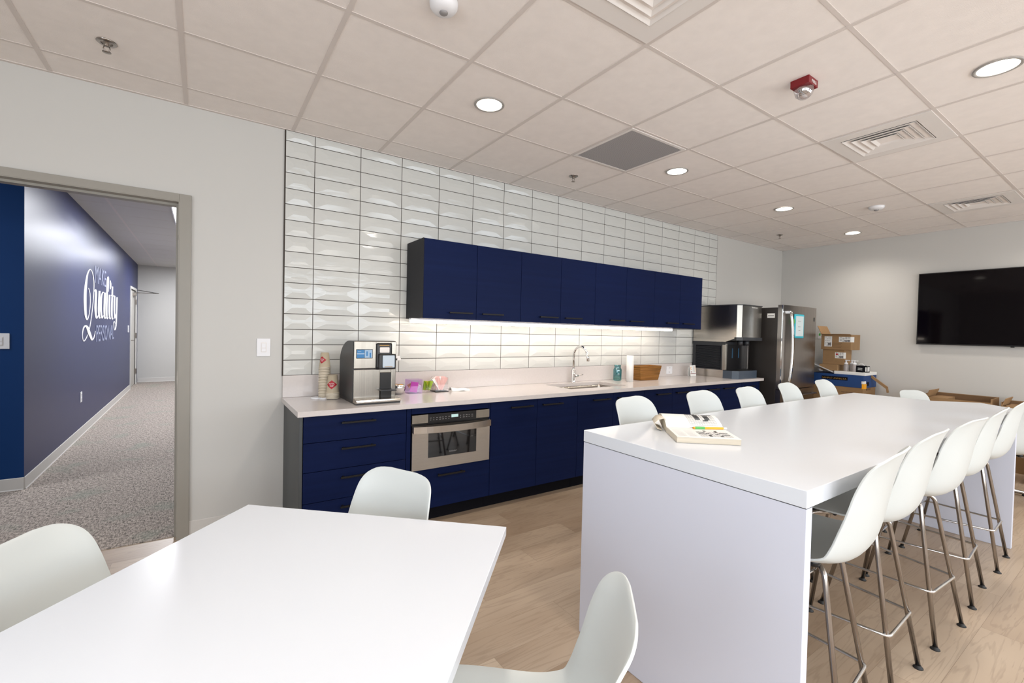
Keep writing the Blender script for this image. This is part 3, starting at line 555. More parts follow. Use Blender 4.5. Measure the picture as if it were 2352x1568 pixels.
b = nb(); text_bm(b, 'FIRE', .052, .016, FRONT(-.020, -.0464, -.027)); obj('lettering', b, M['paper'], t, recalc=False)
b = nb(); lathe(b, [(.048, -.034), (.047, -.050), (.040, -.072), (.024, -.087), (.001, -.091)], n=12); obj('strobe_lens', b, M['lens'], t)
b = nb(); lathe(b, [(.030, -.035), (.024, -.050), (.008, -.056)], n=8); bx(b, -.004, .004, -.022, .022, -.066, -.052); obj('reflector', b, M['chrome'], t)
# hall fittings
for k, y in enumerate((3.62, 6.0, 8.4)):
    t = thing('linear_light', ('thin white linear light on the hall ceiling beside the door jamb' if k == 0 else 'linear light farther along the hall ceiling, hidden by the door jamb'), 'ceiling light', (-.765, y, H), 0, 'linear lights along the hall ceiling')
    b = nb(); bx(b, -.07, .07, -.60, .60, -.012, .002, bev=.002); obj('light_frame', b, M['plate'], t)
    b = nb(); bx(b, -.055, .055, -.585, .585, -.014, -.011); obj('light_diffuser', b, M['tube_light'], t)

# ================================================================== KITCHEN RUN
CZ = .868; CT = .032
ct = thing('countertop', 'long white quartz countertop along the tiled wall', 'countertop', (0, 0, CZ))
SX0, SX1, SY0, SY1 = 2.22, 2.95, -.50, -.125        # sink cut-out
b = nb()
for a in ((-.050, SX0, -.665, -.001), (SX1, 5.262, -.665, -.001), (SX0, SX1, -.665, SY0), (SX0, SX1, SY1, -.001)): bx(b, *a, -CT, 0)
bmesh.ops.remove_doubles(b, verts=b.verts, dist=1e-5)
obj('slab', b, M['quartz'], ct)
b = nb(); bx(b, -.046, 4.72, -.021, -.001, .0005, .156, bev=.0015); obj('splashback', b, M['quartz'], ct)
sk = thing('kitchen_sink', 'undermount stainless sink sunk in the white countertop', 'sink', ((SX0 + SX1) / 2, (SY0 + SY1) / 2, CZ - CT))
b = nb(); w, d, h = (SX1 - SX0) / 2 + .004, (SY1 - SY0) / 2 + .004, .20
def rrect(w, d, r, n=5):
    out = []
    for cx, cy, a in ((w - r, d - r, 0), (-w + r, d - r, 90), (-w + r, -d + r, 180), (w - r, -d + r, 270)):
        for k in range(n + 1): t_ = math.radians(a + 90 * k / n); out.append((cx + r * math.cos(t_), cy + r * math.sin(t_)))
    return out
rings = []
for ww, dd, z in ((w + .02, d + .02, -.0005), (w, d, -.0005), (w - .003, d - .003, -.02), (w - .006, d - .006, -h + .03), (w - .03, d - .03, -h)):
    rings.append([b.verts.new((x, y, z)) for x, y in rrect(ww, dd, .03)])
for A, B_ in zip(rings, rings[1:]):
    for i in range(len(A)): b.faces.new((A[i], A[(i + 1) % len(A)], B_[(i + 1) % len(A)], B_[i])).smooth = True
b.faces.new(rings[-1]); obj('basin', b, M['steel'], sk)
b = nb(); lathe(b, [(.045, -h + .001), (.045, -h + .004), (.036, -h + .005), (.030, -h + .002)], n=24); obj('drain', b, M['chrome'], sk)
# faucet
fa = thing('faucet', 'chrome gooseneck faucet with side lever behind the sink', 'faucet', (2.625, -.078, CZ))
b = nb(); lathe(b, [(.030, 0), (.030, .006), (.021, .010), (.021, .125), (.016, .135), (.013, .140)], n=20); obj('faucet_body', b, M['chrome'], fa)
pts = [(0, 0, .135), (0, 0, .27)] + [(.0, -.10 + .10 * math.cos(a), .27 + .10 * math.sin(a)) for a in [PI * k / 14 for k in range(1, 13)]]
ang = PI * 12 / 14; tx, tz = -math.sin(ang), math.cos(ang)
pe = pts[-1]; b = nb(); tube(b, pts, .0115, 12); obj('spout', b, M['chrome'], fa)
b = nb(); tube(b, [pe, (0, pe[1] - .012, pe[2] - .035), (0, pe[1] - .022, pe[2] - .085)], [.0135, .015, .016], 12); obj('spray_head', b, M['chrome'], fa)
b = nb(); tube(b, [(.018, 0, .065), (.060, 0, .065)], .017, 14); tube(b, [(.060, 0, .068), (.075, -.004, .072), (.125, -.012, .074)], [.011, .006, .005], 8); obj('faucet_lever', b, M['chrome'], fa)

def pull(parent, cx, y, z, L=.215, vertical=False):
    b = nb(); bx(b, cx - L / 2, cx + L / 2, y - .034, y - .024, z - .006, z + .006, bev=.0015)
    for sx in (-1, 1): bx(b, cx + sx * (L / 2 - .018) - .005, cx + sx * (L / 2 - .018) + .005, y - .026, y, z - .005, z + .005)
    obj('handle', b, M['handle'], parent)
FY = -.622; BZ0, BZ1 = .112, CZ - CT - .003
def front(name, x0, x1, z0, z1, parent, y=FY, th=.019, m=None):
    g = .0016; b = nb(); bx(b, x0 + g, x1 - g, y, y + th, z0 + g, z1 - g, bev=.0012); return obj(name, b, m or M['navy'], parent)
def base_cab(x0, x1, label, drawers=None, doors=None, side=None, name='base_cabinet'):
    t = thing(name, label, 'cabinet', ((x0 + x1) / 2, 0, 0), 0, 'navy base cabinets under the countertop'); ox = (x0 + x1) / 2
    b = nb(); z1 = BZ1 + .002
    bx(b, x0 - ox + .0015, x0 - ox + .018, FY + .0215, -.03, BZ0, z1); bx(b, x1 - ox - .018, x1 - ox - .0015, FY + .0215, -.03, BZ0, z1)
    bx(b, x0 - ox + .018, x1 - ox - .018, FY + .0215, -.03, BZ0, BZ0 + .018); bx(b, x0 - ox + .018, x1 - ox - .018, -.045, -.03, BZ0, z1)
    obj('carcass', b, M['dark'], t)
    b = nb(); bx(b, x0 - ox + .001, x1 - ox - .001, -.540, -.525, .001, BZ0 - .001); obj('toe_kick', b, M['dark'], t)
    return t, ox
t, ox = base_cab(-.012, .635, 'navy four-drawer cabinet at the left end of the counter, below the cups')
for z0, z1, zh in ((.666, BZ1, .779), (.487, .666, .617), (.298, .487, .435), (BZ0, .298, .250)):
    d = front('drawer', -.012 - ox, .635 - ox, z0, z1, t); pull(d, .311 - ox, FY, zh, .215)
b = nb(); bx(b, -.034 - ox, -.0145 - ox, FY, -.001, .001, CZ - CT - .001, bev=.001); obj('end_panel', b, M['charcoal'], t)
t, ox = base_cab(.635, 1.305, 'navy cabinet built around the microwave drawer, one wide drawer below it')
d = front('drawer', .635 - ox, 1.305 - ox, BZ0, .395, t); pull(d, .970 - ox, FY, .345, .215)
front('filler_panel', .635 - ox, .668 - ox, .395, BZ1, t); front('filler_panel', 1.288 - ox, 1.305 - ox, .395, BZ1, t); front('filler_panel', .668 - ox, 1.288 - ox, .786, BZ1, t)
bays = [((1.305, 1.750, 2.195), 'navy two-door cabinet directly right of the microwave drawer'),
        ((2.195, 2.636, 3.070), 'navy two-door cabinet beneath the sink and faucet'),
        ((3.070, 3.512, 3.940), 'navy two-door cabinet under the copper basket'),
        ((3.940, 4.384, 4.835), 'navy two-door cabinet left of the ice machine, behind the white stools')]
for (x0, xm_, x1), lab in bays:
    t, ox = base_cab(x0, x1, lab)
    d = front('door', x0 - ox, xm_ - ox, BZ0, BZ1, t); pull(d, xm_ - .165 - ox, FY, .778)
    d = front('door', xm_ - ox, x1 - ox, BZ0, BZ1, t); pull(d, xm_ + .150 - ox, FY, .778)
t, ox = base_cab(4.835, 5.246, 'navy single-door cabinet at the right end, under the ice machine')
d = front('door', 4.835 - ox, 5.228 - ox, BZ0, BZ1, t); pull(d, 4.985 - ox, FY, .778)
b = nb(); bx(b, 5.229 - ox, 5.247 - ox, FY, -.001, .001, CZ - CT - .001, bev=.001); obj('end_panel', b, M['navy'], t)

# microwave drawer
mo = thing('microwave_drawer', 'stainless built-in microwave drawer with black window and glowing display', 'microwave', (.978, FY, .59))
cx0, cx1 = .670 - .978, 1.286 - .978; zt, zb = .781 - .59, .400 - .59
zg = .722 - .59
b = nb()
bx(b, cx0, -.190, -.012, .02, zg, zt, bev=.0015); obj('top_trim', b, M['steelv'], mo)
b = nb(); bx(b, .194, cx1, -.012, .02, zg, zt, bev=.0015); obj('top_trim', b, M['steelv'], mo)
b = nb(); bx(b, -.190, .194, -.010, .02, zg - .012, zt); bx(b, cx0, cx1, -.002, .02, zg - .012, zg); obj('control_panel', b, M['black'], mo)
b = nb(); bx(b, -.010, .045, -.0108, -.0098, zg + .024, zg + .045); obj('display', b, M['lcd'], mo)
b = nb()
for r in range(2):
    for c in range(15):
        x = -.175 + c * .0235
        if -.02 < x < .05: continue
        bx(b, x, x + random.choice((.008, .012, .014)), -.0106, -.0098, zg + .030 - r * .014, zg + .034 - r * .014)
obj('control_legend', b, M['mesh'], mo)
b = nb()
for a in ((cx0, -.190, zb, zg - .014), (.194, cx1, zb, zg - .014), (-.190, .194, zb, .478 - .59), (-.190, .194, .668 - .59, zg - .014)):
    bx(b, a[0], a[1], -.020, .012, a[2], a[3])
obj('oven_door', b, M['steel'], mo)
b = nb(); bx(b, -.192, .196, -.0185, .01, .476 - .59, zg - .0145); obj('oven_window', b, M['glassblk'], mo)
b = nb(); text_bm(b, 'SHARP', .062, .010, FRONT(-.028, -.0188, .50 - .59)); obj('lettering', b, M['mesh'], mo, recalc=False)
b = nb()
n = 14; prev = None
for k in range(n + 1):
    u_ = k / n; x = -.306 + u_ * .614; y = -.030 - .042 * math.sin(PI * u_) ** .8
    cur = [b.verts.new((x, y + dy, z)) for dy, z in ((-.010, .660 - .59), (.002, .660 - .59), (.002, .706 - .59), (-.010, .706 - .59))]
    if prev:
        for i in range(4): b.faces.new((prev[i], prev[(i + 1) % 4], cur[(i + 1) % 4], cur[i])).smooth = False
    else: b.faces.new(cur)
    prev = cur
b.faces.new(prev)
for sx in (-1, 1): bx(b, sx * .295 - .008, sx * .295 + .008, -.030, -.02, .668 - .59, .698 - .59)
obj('handle', b, M['steel'], mo)

# wall cabinets
UY = -.350; UZ0, UZ1 = 1.456, 2.062; UX = [.855, 1.316, 1.755, 2.204, 2.641, 3.082, 3.524, 3.973, 4.392]
ulab = ['navy two-door wall cabinet at the left end, dark side panel showing', 'navy two-door wall cabinet second from the left end of the upper row',
        'navy two-door wall cabinet above the faucet and teal jar', 'navy two-door wall cabinet at the right end beside the ice machine']
for k in range(4):
    x0, xm_, x1 = UX[2 * k], UX[2 * k + 1], UX[2 * k + 2]; ox = (x0 + x1) / 2
    t = thing('wall_cabinet', ulab[k], 'cabinet', (ox, -.021, UZ0), 0, 'navy wall cabinets over the counter'); t['group'] = 'navy wall cabinets over the counter'
    b = nb(); y1 = -.0005; y0 = UY + .021 + .0205
    bx(b, x0 - ox + .001, x0 - ox + .019, y0, y1, 0, UZ1 - UZ0); bx(b, x1 - ox - .019, x1 - ox - .001, y0, y1, 0, UZ1 - UZ0)
    bx(b, x0 - ox + .019, x1 - ox - .019, y0, y1, 0, .019); bx(b, x0 - ox + .019, x1 - ox - .019, y0, y1, UZ1 - UZ0 - .019, UZ1 - UZ0); bx(b, x0 - ox + .019, x1 - ox - .019, -.012, y1, .019, UZ1 - UZ0 - .019)
    obj('carcass', b, M['navy'], t)
    for a, c, hx_ in ((x0, xm_, xm_ - .150), (xm_, x1, xm_ + .145)):
        d = front('door', a - ox, c - ox, 0, UZ1 - UZ0, t, y=UY + .021); pull(d, hx_ - ox, UY + .021, .052, .205)
    if k in (0, 3):
        b = nb()
        if k == 0: bx(b, x0 - ox - .005, x0 - ox + .0005, UY + .0215, y1, 0, UZ1 - UZ0)
        else: bx(b, x1 - ox - .0005, x1 - ox + .012, UY + .030, y1, -.006, UZ1 - UZ0 - .006)
        obj('end_panel', b, M['endpanel'] if k == 0 else M['navy'], t)
ul = thing('under_cabinet_light', 'glowing linear light strip under the navy wall cabinets', 'light strip', (2.38, -.245, UZ0))
b = nb(); bx(b, -1.585, 1.585, -.022, .022, -.012, 0, bev=.001); obj('light_channel', b, M['plate'], ul)
b = nb(); bx(b, -1.58, 1.58, -.024, .024, -.034, -.0125, bev=.004); obj('light_diffuser', b, M['led'], ul)

# ================================================================== COUNTER ITEMS
cm = thing('coffee_machine', 'stainless and black bean coffee machine with screen on the counter', 'coffee machine', (.455, -.31, CZ))
X0, X1 = -.145, .148; Yf = -.185; Yb = .175
b = nb()   # dark side housing, arched at the back
prof = [(Yf + .012, .018), (Yf + .012, .412), (Yf + .03, .417)] + [(Yf + .09 + .27 * math.sin(a) * 1.0 , .255 + .162 * math.cos(a)) for a in [PI / 2 * k / 10 for k in range(0, 11)]] + [(Yb, .20), (Yb, .018)]
prism(b, prof, 'x', X0, X1); obj('housing', b, M['dgray'], cm, smooth=40)
b = nb()
def fbox(x0, x1, z0, z1, y0, y1, bev=.004): bx(b, x0, x1, y0, y1, z0, z1, bev=bev)
fbox(X0 + .003, .006, .232, .415, Yf, Yf + .014); fbox(.108, X1 - .003, .232, .415, Yf, Yf + .014); fbox(.004, .11, .395, .415, Yf, Yf + .014)
obj('upper_front_plate', b, M['steelv'], cm)
b = nb(); fbox(X0 + .003, .035, .030, .226, Yf, Yf + .014); fbox(.112, X1 - .003, .030, .226, Yf, Yf + .014); fbox(.03, .114, .2, .226, Yf + .002, Yf + .014); obj('lower_front_plate', b, M['steelv'], cm)
b = nb(); bx(b, -.128, -.018, Yf - .002, Yf + .004, .300, .362, bev=.002); obj('touch_screen_bezel', b, M['black'], cm)
scr = glow('coffee_screen', (.12, .32, .62), .8); scr2 = glow('coffee_screen_photo', (.50, .66, .85), .8)
b = nb(); bx(b, -.124, -.074, Yf - .0028, Yf - .001, .304, .358); bx(b, -.072, -.022, Yf - .0028, Yf - .001, .304, .358, 1); bx(b, -.124, -.074, Yf - .0034, Yf - .001, .328, .336, 1); bx(b, -.118, -.096, Yf - .0034, Yf - .001, .346, .349, 1)
bx(b, -.062, -.052, Yf - .0034, Yf - .001, .316, .348); bx(b, -.040, -.030, Yf - .0034, Yf - .001, .306, .338)
obj('touch_screen', b, [scr, scr2], cm)
b = nb(); bx(b, .004, .116, Yf - .010, Yf + .012, .228, .405, bev=.012, seg=3); obj('dispenser_surround', b, M['black'], cm)
b = nb(); bx(b, .026, .094, Yf - .013, Yf - .008, .338, .376, bev=.005); obj('drink_label', b, M['offwhite'], cm)
b = nb(); bx(b, .024, .092, Yf - .012, Yf - .009, .386, .391); obj('trim_bar', b, M['gold'], cm)
b = nb(); bx(b, .014, .134, Yf - .036, Yf + .01, .226, .330, bev=.008, seg=3); obj('brew_head', b, M['black'], cm)
b = nb(); bx(b, .038, .122, Yf - .040, Yf - .034, .238, .322, bev=.006); bx(b, .052, .106, Yf - .0406, Yf - .0395, .242, .246, 1); obj('head_plate', b, [mat('pale_blue_panel', (.48, .55, .62), .3), M['gold']], cm)
b = nb(); bx(b, .134, .168, Yf - .02, Yf + .012, .298, .316, bev=.003); bx(b, .146, .172, Yf - .022, Yf + .014, .284, .302, bev=.002); obj('side_lever', b, M['offwhite'], cm)
b = nb(); bx(b, .032, .114, Yf + .004, Yf + .02, .03, .235); bx(b, .036, .110, Yf - .02, Yf + .01, .012, .092, bev=.005); obj('spout_bay', b, M['black'], cm)
b = nb(); bx(b, .024, .132, Yf - .060, Yf, .080, .089, bev=.003); obj('cup_shelf', b, M['dgray'], cm)
b = nb(); prism(b, [(Yf - .075, .008), (Yf - .085, .014), (Yf - .085, .022), (Yf - .078, .030), (Yf + .012, .038), (Yf + .012, .008)], 'x', X0 + .002, X1 + .006); bx(b, X0 - .0, X1, Yf + .02, Yb - .01, 0, .019, 1); bx(b, X0 + .002, X1 + .006, Yf - .07, Yf + .02, 0, .008, 1)
obj('drip_tray', b, [M['steel'], M['black']], cm)

def cup_bm(rt, rb, h):
    b = nb(); lathe(b, [(rt, 0), (rt + .0025, .001), (rt + .0028, .0035), (rt, .005), (rb, h), (rb - .003, h), (rb - .004, h - .006), (.002, h - .006)], n=24, cap=False); return b
def cup(kind, x, y, z, label, group, proto={}, logo=None):
    if kind not in proto:
        rt, rb, h = (.038, .0265, .105) if kind == 's' else (.042, .031, .128)
        t = thing('paper_cup', label, 'cup', (x, y, z), 0, group)
        obj('cup_wall', cup_bm(rt, rb, h), M['cup'], t)
        b = nb(); lathe(b, [(rt + .0015, -.0005), (rt + .0032, .001), (rt + .0034, .004), (rt + .001, .0055)], n=24, cap=False); obj('cup_rim', b, M['cuprim'], t)
        proto[kind] = t
    else:
        t = dup(proto[kind], (x, y, z), 0, label, group)
    return t
def logo_on(t, rt, rb, h, ang, zc, s):
    """red diamond with two lines of letters wrapped on the cup"""
    b = nb(); rad = lambda z: rt + (rb - rt) * (z - .005) / (h - .005)
    N = 12
    for i in range(N):
        for q in (0, 1):
            u0 = -1 + 2 * i / N; u1 = -1 + 2 * (i + 1) / N
            pts = []
            for u_, sg in ((u0, -1), (u1, -1), (u1, 1), (u0, 1)):
                zz = zc + sg * (1 - abs(u_)) * s * .5 * (1 if q else 0)
                pts.append((u_, zz))
        vs = []
        for u_, zz in pts:
            a = ang + u_ * s * .62 / rad(zc); r_ = rad(zz) + .0006
            vs.append(b.verts.new((r_ * math.cos(a), r_ * math.sin(a), zz)))
        try: b.faces.new(vs)
        except ValueError: pass
    obj('red_diamond', b, M['cupred'], t)
    b = nb(); tb = nb(); text_bm(tb, 'ROYAL', s * .62, s * .17, Matrix.Identity(4), .0004); text_bm(tb, 'CUP', s * .40, s * .17, Matrix.Translation((s * .11, -s * .23, 0)), .0004)
    for v in tb.verts:
        a = ang + (v.co.x - s * .31) / rad(zc); zz = zc + v.co.y + .001; r_ = rad(zz) + .0011 + v.co.z
        v.co = (r_ * math.cos(a), r_ * math.sin(a), zz)
    b.free(); obj('lettering', tb, M['paper'], t, recalc=False)
cx, cy = .208, -.130
for k in range(20):
    top = k == 19
    t = cup('s', cx + .0008 * math.sin(k * 1.7), cy, CZ + .004 + k * .0112,
            'kraft paper cup on top of the tall upside-down cup stack' if top else 'kraft paper cup nested in the tall stack, only its rim showing', 'kraft cups in the tall stack')
logo_on(t, .038, .0265, .105, math.radians(222), .055, .050)
cx, cy = .246, -.212
for k in range(5):
    top = k == 4
    t = cup('l', cx, cy, CZ + .004 + k * .0095, 'larger kraft cup with red diamond on top of the short stack' if top else 'larger kraft cup at the bottom of the short stack, only its rim showing', 'larger cups in the short stack')
logo_on(t, .042, .031, .128, math.radians(247), .062, .062)
def small(name, label, cat, group=None, **k):
    return lambda b, m: tag(obj(name, b, m, **k), label, cat, group)
for k, (x, y, r) in enumerate(((.150, -.150, .034), (.190, -.185, .030))):
    b = nb(); lathe(b, [(.002, .002), (r * .8, .002), (r * .85, .010), (r, .0105), (r + .003, .004), (r + .003, 0), (r * .9, 0)], (x, y, CZ), n=24, cap=False)
    tag(obj('cup_lid', b, M['plate'], recalc=True), ('white cup lid lying flat left of the tall cup stack', 'white cup lid lying in front of the tall cup stack')[k], 'lid', 'loose cup lids by the stacks')

# condiments
bw = thing('metal_bowl', 'small shiny steel bowl just right of the coffee machine', 'bowl', (.735, -.175, CZ))
b = nb(); lathe(b, [(.025, 0), (.032, .004), (.055, .028), (.062, .058), (.058, .075), (.055, .075), (.059, .056), (.050, .028), (.02, .008)], n=32, cap=True); obj('bowl_body', b, M['chrome'], bw)
for k in range(4):
    b = nb(); a = k * 1.5; bx(b, -.014, .014, -.010, .010, 0, .004, mtx=Matrix.Translation((.735 + .024 * math.cos(a), -.175 + .024 * math.sin(a), CZ + .070)) @ Matrix.Rotation(.7 * k, 4, 'Y') @ Matrix.Rotation(a, 4, 'Z'))
    tag(obj('sweet_packet', b, M['tan'] if k % 2 else M['yellow']), 'small wrapped packet heaped in the steel bowl', 'packet', 'packets in the steel bowl')
def acrylic(x, y, w, d, h, m, name, label):
    t = thing(name, label, 'organizer box', (x, y, CZ)); b = nb(); tk = .003
    for a in ((-w, w, -d, d, 0, tk), (-w, w, -d, -d + tk, tk, h), (-w, w, d - tk, d, tk, h), (-w, -w + tk, -d + tk, d - tk, tk, h), (w - tk, w, -d + tk, d - tk, tk, h)): bx(b, *a)
    obj('box_walls', b, m, t); return t
acrylic(.868, -.165, .055, .045, .110, M['purple'], 'acrylic_box', 'purple tinted clear box of tea sachets beside the steel bowl')
b = nb(); bx(b, -.030, .030, -.002, .002, 0, .080, mtx=Matrix.Translation((.850, -.198, CZ + .012)) @ Matrix.Rotation(.18, 4, 'Y')); tag(obj('tea_packet', b, M['magenta']), 'magenta tea packet standing at the front of the purple box', 'packet')
for k in range(8):
    b = nb(); bx(b, -.020, .020, -.0025, .0025, -.028, .028, mtx=Matrix.Translation((.850 + .014 * (k % 4), -.188 + .007 * k, CZ + .045 + .016 * (k // 4))) @ Matrix.Rotation(-.8 + .42 * k, 4, 'Y') @ Matrix.Rotation(.2 * k, 4, 'X'))
    tag(obj('tea_packet', b, (M['tan'], M['paper'])[k % 2]), 'tan or white sachet jumbled inside the purple box', 'packet', 'sachets in the purple box')
gb = thing('glass_dish', 'ribbed clear dish of green sweetener sachets between purple box and pink sachets', 'dish', (.985, -.165, CZ)); gb.scale = (1.25, 1.25, 1.2)
b = nb(); lathe(b, [(.030, 0), (.034, .003), (.044, .050), (.042, .050), (.032, .005), (.002, .004)], n=20, cap=False); obj('dish_body', b, M['clearplas'], gb)
for k in range(12):
    a = k * 2.4; r_ = .023 if k < 9 else .008
    b = nb(); bx(b, -.012, .012, -.0015, .0015, -.036, .036, mtx=Matrix.Translation((.985 + r_ * math.cos(a), -.165 + r_ * math.sin(a), CZ + .055)) @ Matrix.Rotation(a, 4, 'Z') @ Matrix.Rotation(.30 * math.cos(a), 4, 'Y') @ Matrix.Rotation(.35 * math.sin(a * 2), 4, 'X'))
    tag(obj('sweetener_sachet', b, M['olive'] if k % 3 == 0 else M['limegreen']), 'green or yellow sweetener sachet standing in the ribbed clear dish', 'packet', 'green sachets in the clear dish')
t = acrylic(1.095, -.155, .055, .050, .118, M['clearplas'], 'acrylic_box', 'clear box overflowing with pink sachets, dark base')
b = nb(); bx(b, -.058, .058, -.053, .053, -.0, .006, mtx=Matrix.Translation((0, 0, 0))); obj('box_base', b, M['handle'], t)
for k in range(16):
    fx = (k % 8) / 7 - .5; fy = (k // 8) - .5
    b = nb(); bx(b, -.020, .020, -.0018, .0018, -.052, .056, mtx=Matrix.Translation((1.093 + fx * .052, -.155 + fy * .03, CZ + .066)) @ Matrix.Rotation(fx * 1.0 - .1 + .12 * math.sin(k * 3), 4, 'Y') @ Matrix.Rotation(.3 * math.cos(k * 2), 4, 'Z'))
    tag(obj('sugar_sachet', b, M['pink'] if k % 4 else M['paper']), 'pink or white sachet fanned in the clear box', 'packet', 'pink sachets in the clear box')
b = nb()   # folded napkin
N = 10; rowsv = []
for i in range(N + 1):
    u_ = i / N; r_ = []
    for j in range(5):
        v_ = j / 4; z = .026 * math.sin(PI * v_) ** .6 * (1 - .5 * u_) + .002 + .003 * math.sin(9 * u_ + 3 * v_)
        r_.append(b.verts.new((1.185 + .165 * u_, -.135 - .07 * v_ - .02 * u_, CZ + z)))
    rowsv.append(r_)
for a, c in zip(rowsv, rowsv[1:]):
    for j in range(4): b.faces.new((a[j], a[j + 1], c[j + 1], c[j])).smooth = True
o = obj('napkin', b, M['paper']); sm = o.modifiers.new('s', 'SOLIDIFY'); sm.thickness = .0016; tag(o, 'crumpled white napkin lying flat on the counter beside the pink sachets', 'napkin')
# jar, towel roll, basket, card
ja = thing('glass_jar', 'teal glass jar by the paper towel roll', 'jar', (3.225, -.125, CZ))
b = nb(); lathe(b, [(.002, .002), (.036, .001), (.043, .008), (.044, .115), (.040, .130), (.033, .138), (.033, .160), (.036, .162), (.036, .168), (.031, .168), (.031, .138), (.038, .128), (.041, .112), (.040, .012), (.002, .008)], n=32, cap=False); obj('jar_glass', b, M['tealglass'], ja)
b = nb(); lathe(b, [(.0385, .010), (.0385, .040), (.02, .047), (.001, .049)], n=20); tag(obj('pebbles', b, mat('pale_pebbles', (.50, .56, .42), .6, noise=((160,) * 3, .5, 2), bump=((160,) * 3, 1, .01))), 'pale pebbles lying in the bottom of the teal jar', 'pebbles', kind='stuff').location = (3.225, -.125, CZ)
pt = thing('paper_towel_roll', 'white paper towel roll standing upright between jar and copper basket', 'paper towel', (3.280, -.250, CZ))
b = nb(); lathe(b, [(.020, .0005), (.038, .0005), (.038, .279), (.020, .279)], n=32, cap=False); obj('towel_sheets', b, M['paper'], pt)
b = nb(); lathe(b, [(.0195, .001), (.0195, .278), (.0180, .278), (.0180, .001), (.0195, .001)], n=20, cap=False); obj('cardboard_core', b, M['card'], pt)
bk = thing('copper_basket', 'ribbed copper rectangular basket on the counter right of the towel roll', 'basket', (3.61, -.185, CZ))
b = nb(); w0, w1, d0, d1_, h = .148, .182, .062, .080, .155; L = []
nz = 22
for k in range(nz + 1):
    u_ = k / nz; ww = w0 + (w1 - w0) * u_; dd = d0 + (d1_ - d0) * u_
    off = .0022 * (math.sin(k * 2.2) if 7 < k < 19 else 0)
    L.append([b.verts.new((x * (ww + off), y * (dd + off), u_ * h + .001)) for x, y in ((-1, -1), (1, -1), (1, 1), (-1, 1))])
for k in range(nz + 1):
    u_ = 1 - k / nz; ww = w0 + (w1 - w0) * u_ - .004; dd = d0 + (d1_ - d0) * u_ - .004
    L.append([b.verts.new((x * ww, y * dd, max(u_ * h, .006))) for x, y in ((-1, -1), (1, -1), (1, 1), (-1, 1))])
for A, B_ in zip(L, L[1:]):
    for i in range(4): b.faces.new((A[i], A[(i + 1) % 4], B_[(i + 1) % 4], B_[i]))
b.faces.new(L[0][::-1]); b.faces.new(L[-1]); obj('basket_body', b, M['copper'], bk)
b = nb(); tube(b, smooth_path([(-w1, -d1_, h), (w1, -d1_, h), (w1, d1_, h), (-w1, d1_, h)], .004, 2, True), .0035, 6, True); obj('basket_rim', b, M['copper'], bk)
tc_ = thing('table_card', 'small white card with red and orange print beside the ice machine', 'card', (4.545, -.165, CZ))
b = nb(); bx(b, -.058, .058, -.002, .002, .002, .140, mtx=Matrix.Rotation(-.12, 4, 'X')); bx(b, -.058, .058, .035, .038, .002, .11); obj('card_sheet', b, M['paper'], tc_)
b = nb(); mt = Matrix.Rotation(-.12, 4, 'X')
def cbx(*a, mi=0): bx(b, a[0], a[1], -.0029, -.0019, a[2], a[3], mi, mtx=mt)
cbx(-.046, -.040, .086, .118); cbx(-.046, -.026, .112, .118); cbx(-.046, -.026, .086, .091); cbx(-.044, -.028, .052, .062, mi=1); cbx(-.056, .056, .034, .039, mi=1); cbx(-.02, .01, .0335, .0395, mi=2)
for k in range(7): cbx(.010, .030, .060 + .010 * k, .063 + .010 * k, mi=2); cbx(.036, .050, .060 + .010 * k, .063 + .010 * k, mi=0)
obj('card_print', b, [M['orange'], M['red'], M['mesh']], tc_)

# ================================================================== ICE MACHINE
im = thing('ice_machine', 'countertop ice and water dispenser in stainless with louvred black side', 'ice machine', (4.985, -.33, CZ))
ax = 4.985; X0, X1 = 4.722 - ax, 5.250 - ax
Y = lambda y: y + .33
b = nb(); bx(b, X0, X1, Y(-.445), Y(-.03), 0, .097, bev=.001); obj('base_panel', b, M['steel'], im)
b = nb(); bx(b, X0 + .004, X1 - .004, Y(-.43), Y(-.03), .097, .42); bx(b, X0 - .003, X1 + .003, Y(-.47), Y(-.022), .405, .440); obj('side_housing', b, M['dgray'], im)
b = nb()
for k in range(20):
    z = .122 + k * .0132; prism(b, [(Y(-.405), 0), (Y(-.075), 0), (Y(-.075), .004), (Y(-.405), .004)], 'x', X0 - .006, X0 + .003)
    vs = b.verts[-8:] if False else None
    for v in list(b.verts)[-8:]: v.co.z += z + (.006 if v.co.x > X0 - .002 else 0)
obj('side_louvers', b, M['dgray'], im)
b = nb(); bx(b, X0 + .001, X0 + .0035, Y(-.410), Y(-.070), .110, .392); obj('louver_recess', b, M['dark'], im)
b = nb()   # upper cabinet with sloping underside at the front
prism(b, [(Y(-.03), .442), (Y(-.465), .442), (Y(-.600), .492), (Y(-.600), .882), (Y(-.03), .882)], 'x', X0, X0 + .012); obj('upper_side_panel', b, M['steel'], im); b = nb()
prism(b, [(Y(-.03), .442), (Y(-.465), .442), (Y(-.600), .492), (Y(-.600), .882), (Y(-.03), .882)], 'x', X1 - .012, X1)
obj('upper_side_panel', b, M['steel'], im)
b = nb(); prism(b, [(X0 + .001, Y(-.600)), (X0 + .045, Y(-.640)), (X1 - .045, Y(-.640)), (X1 - .001, Y(-.600)), (X1 - .001, Y(-.56)), (X0 + .001, Y(-.56))], 'z', .500, .880); obj('front_panel', b, M['steelv'], im)
b = nb(); prism(b, [(X0 - .004, Y(-.604)), (X0 + .042, Y(-.648)), (X1 - .042, Y(-.648)), (X1 + .004, Y(-.604)), (X1 + .004, Y(-.025)), (X0 - .004, Y(-.025))], 'z', .881, .892); obj('top_cap', b, M['dgray'], im)
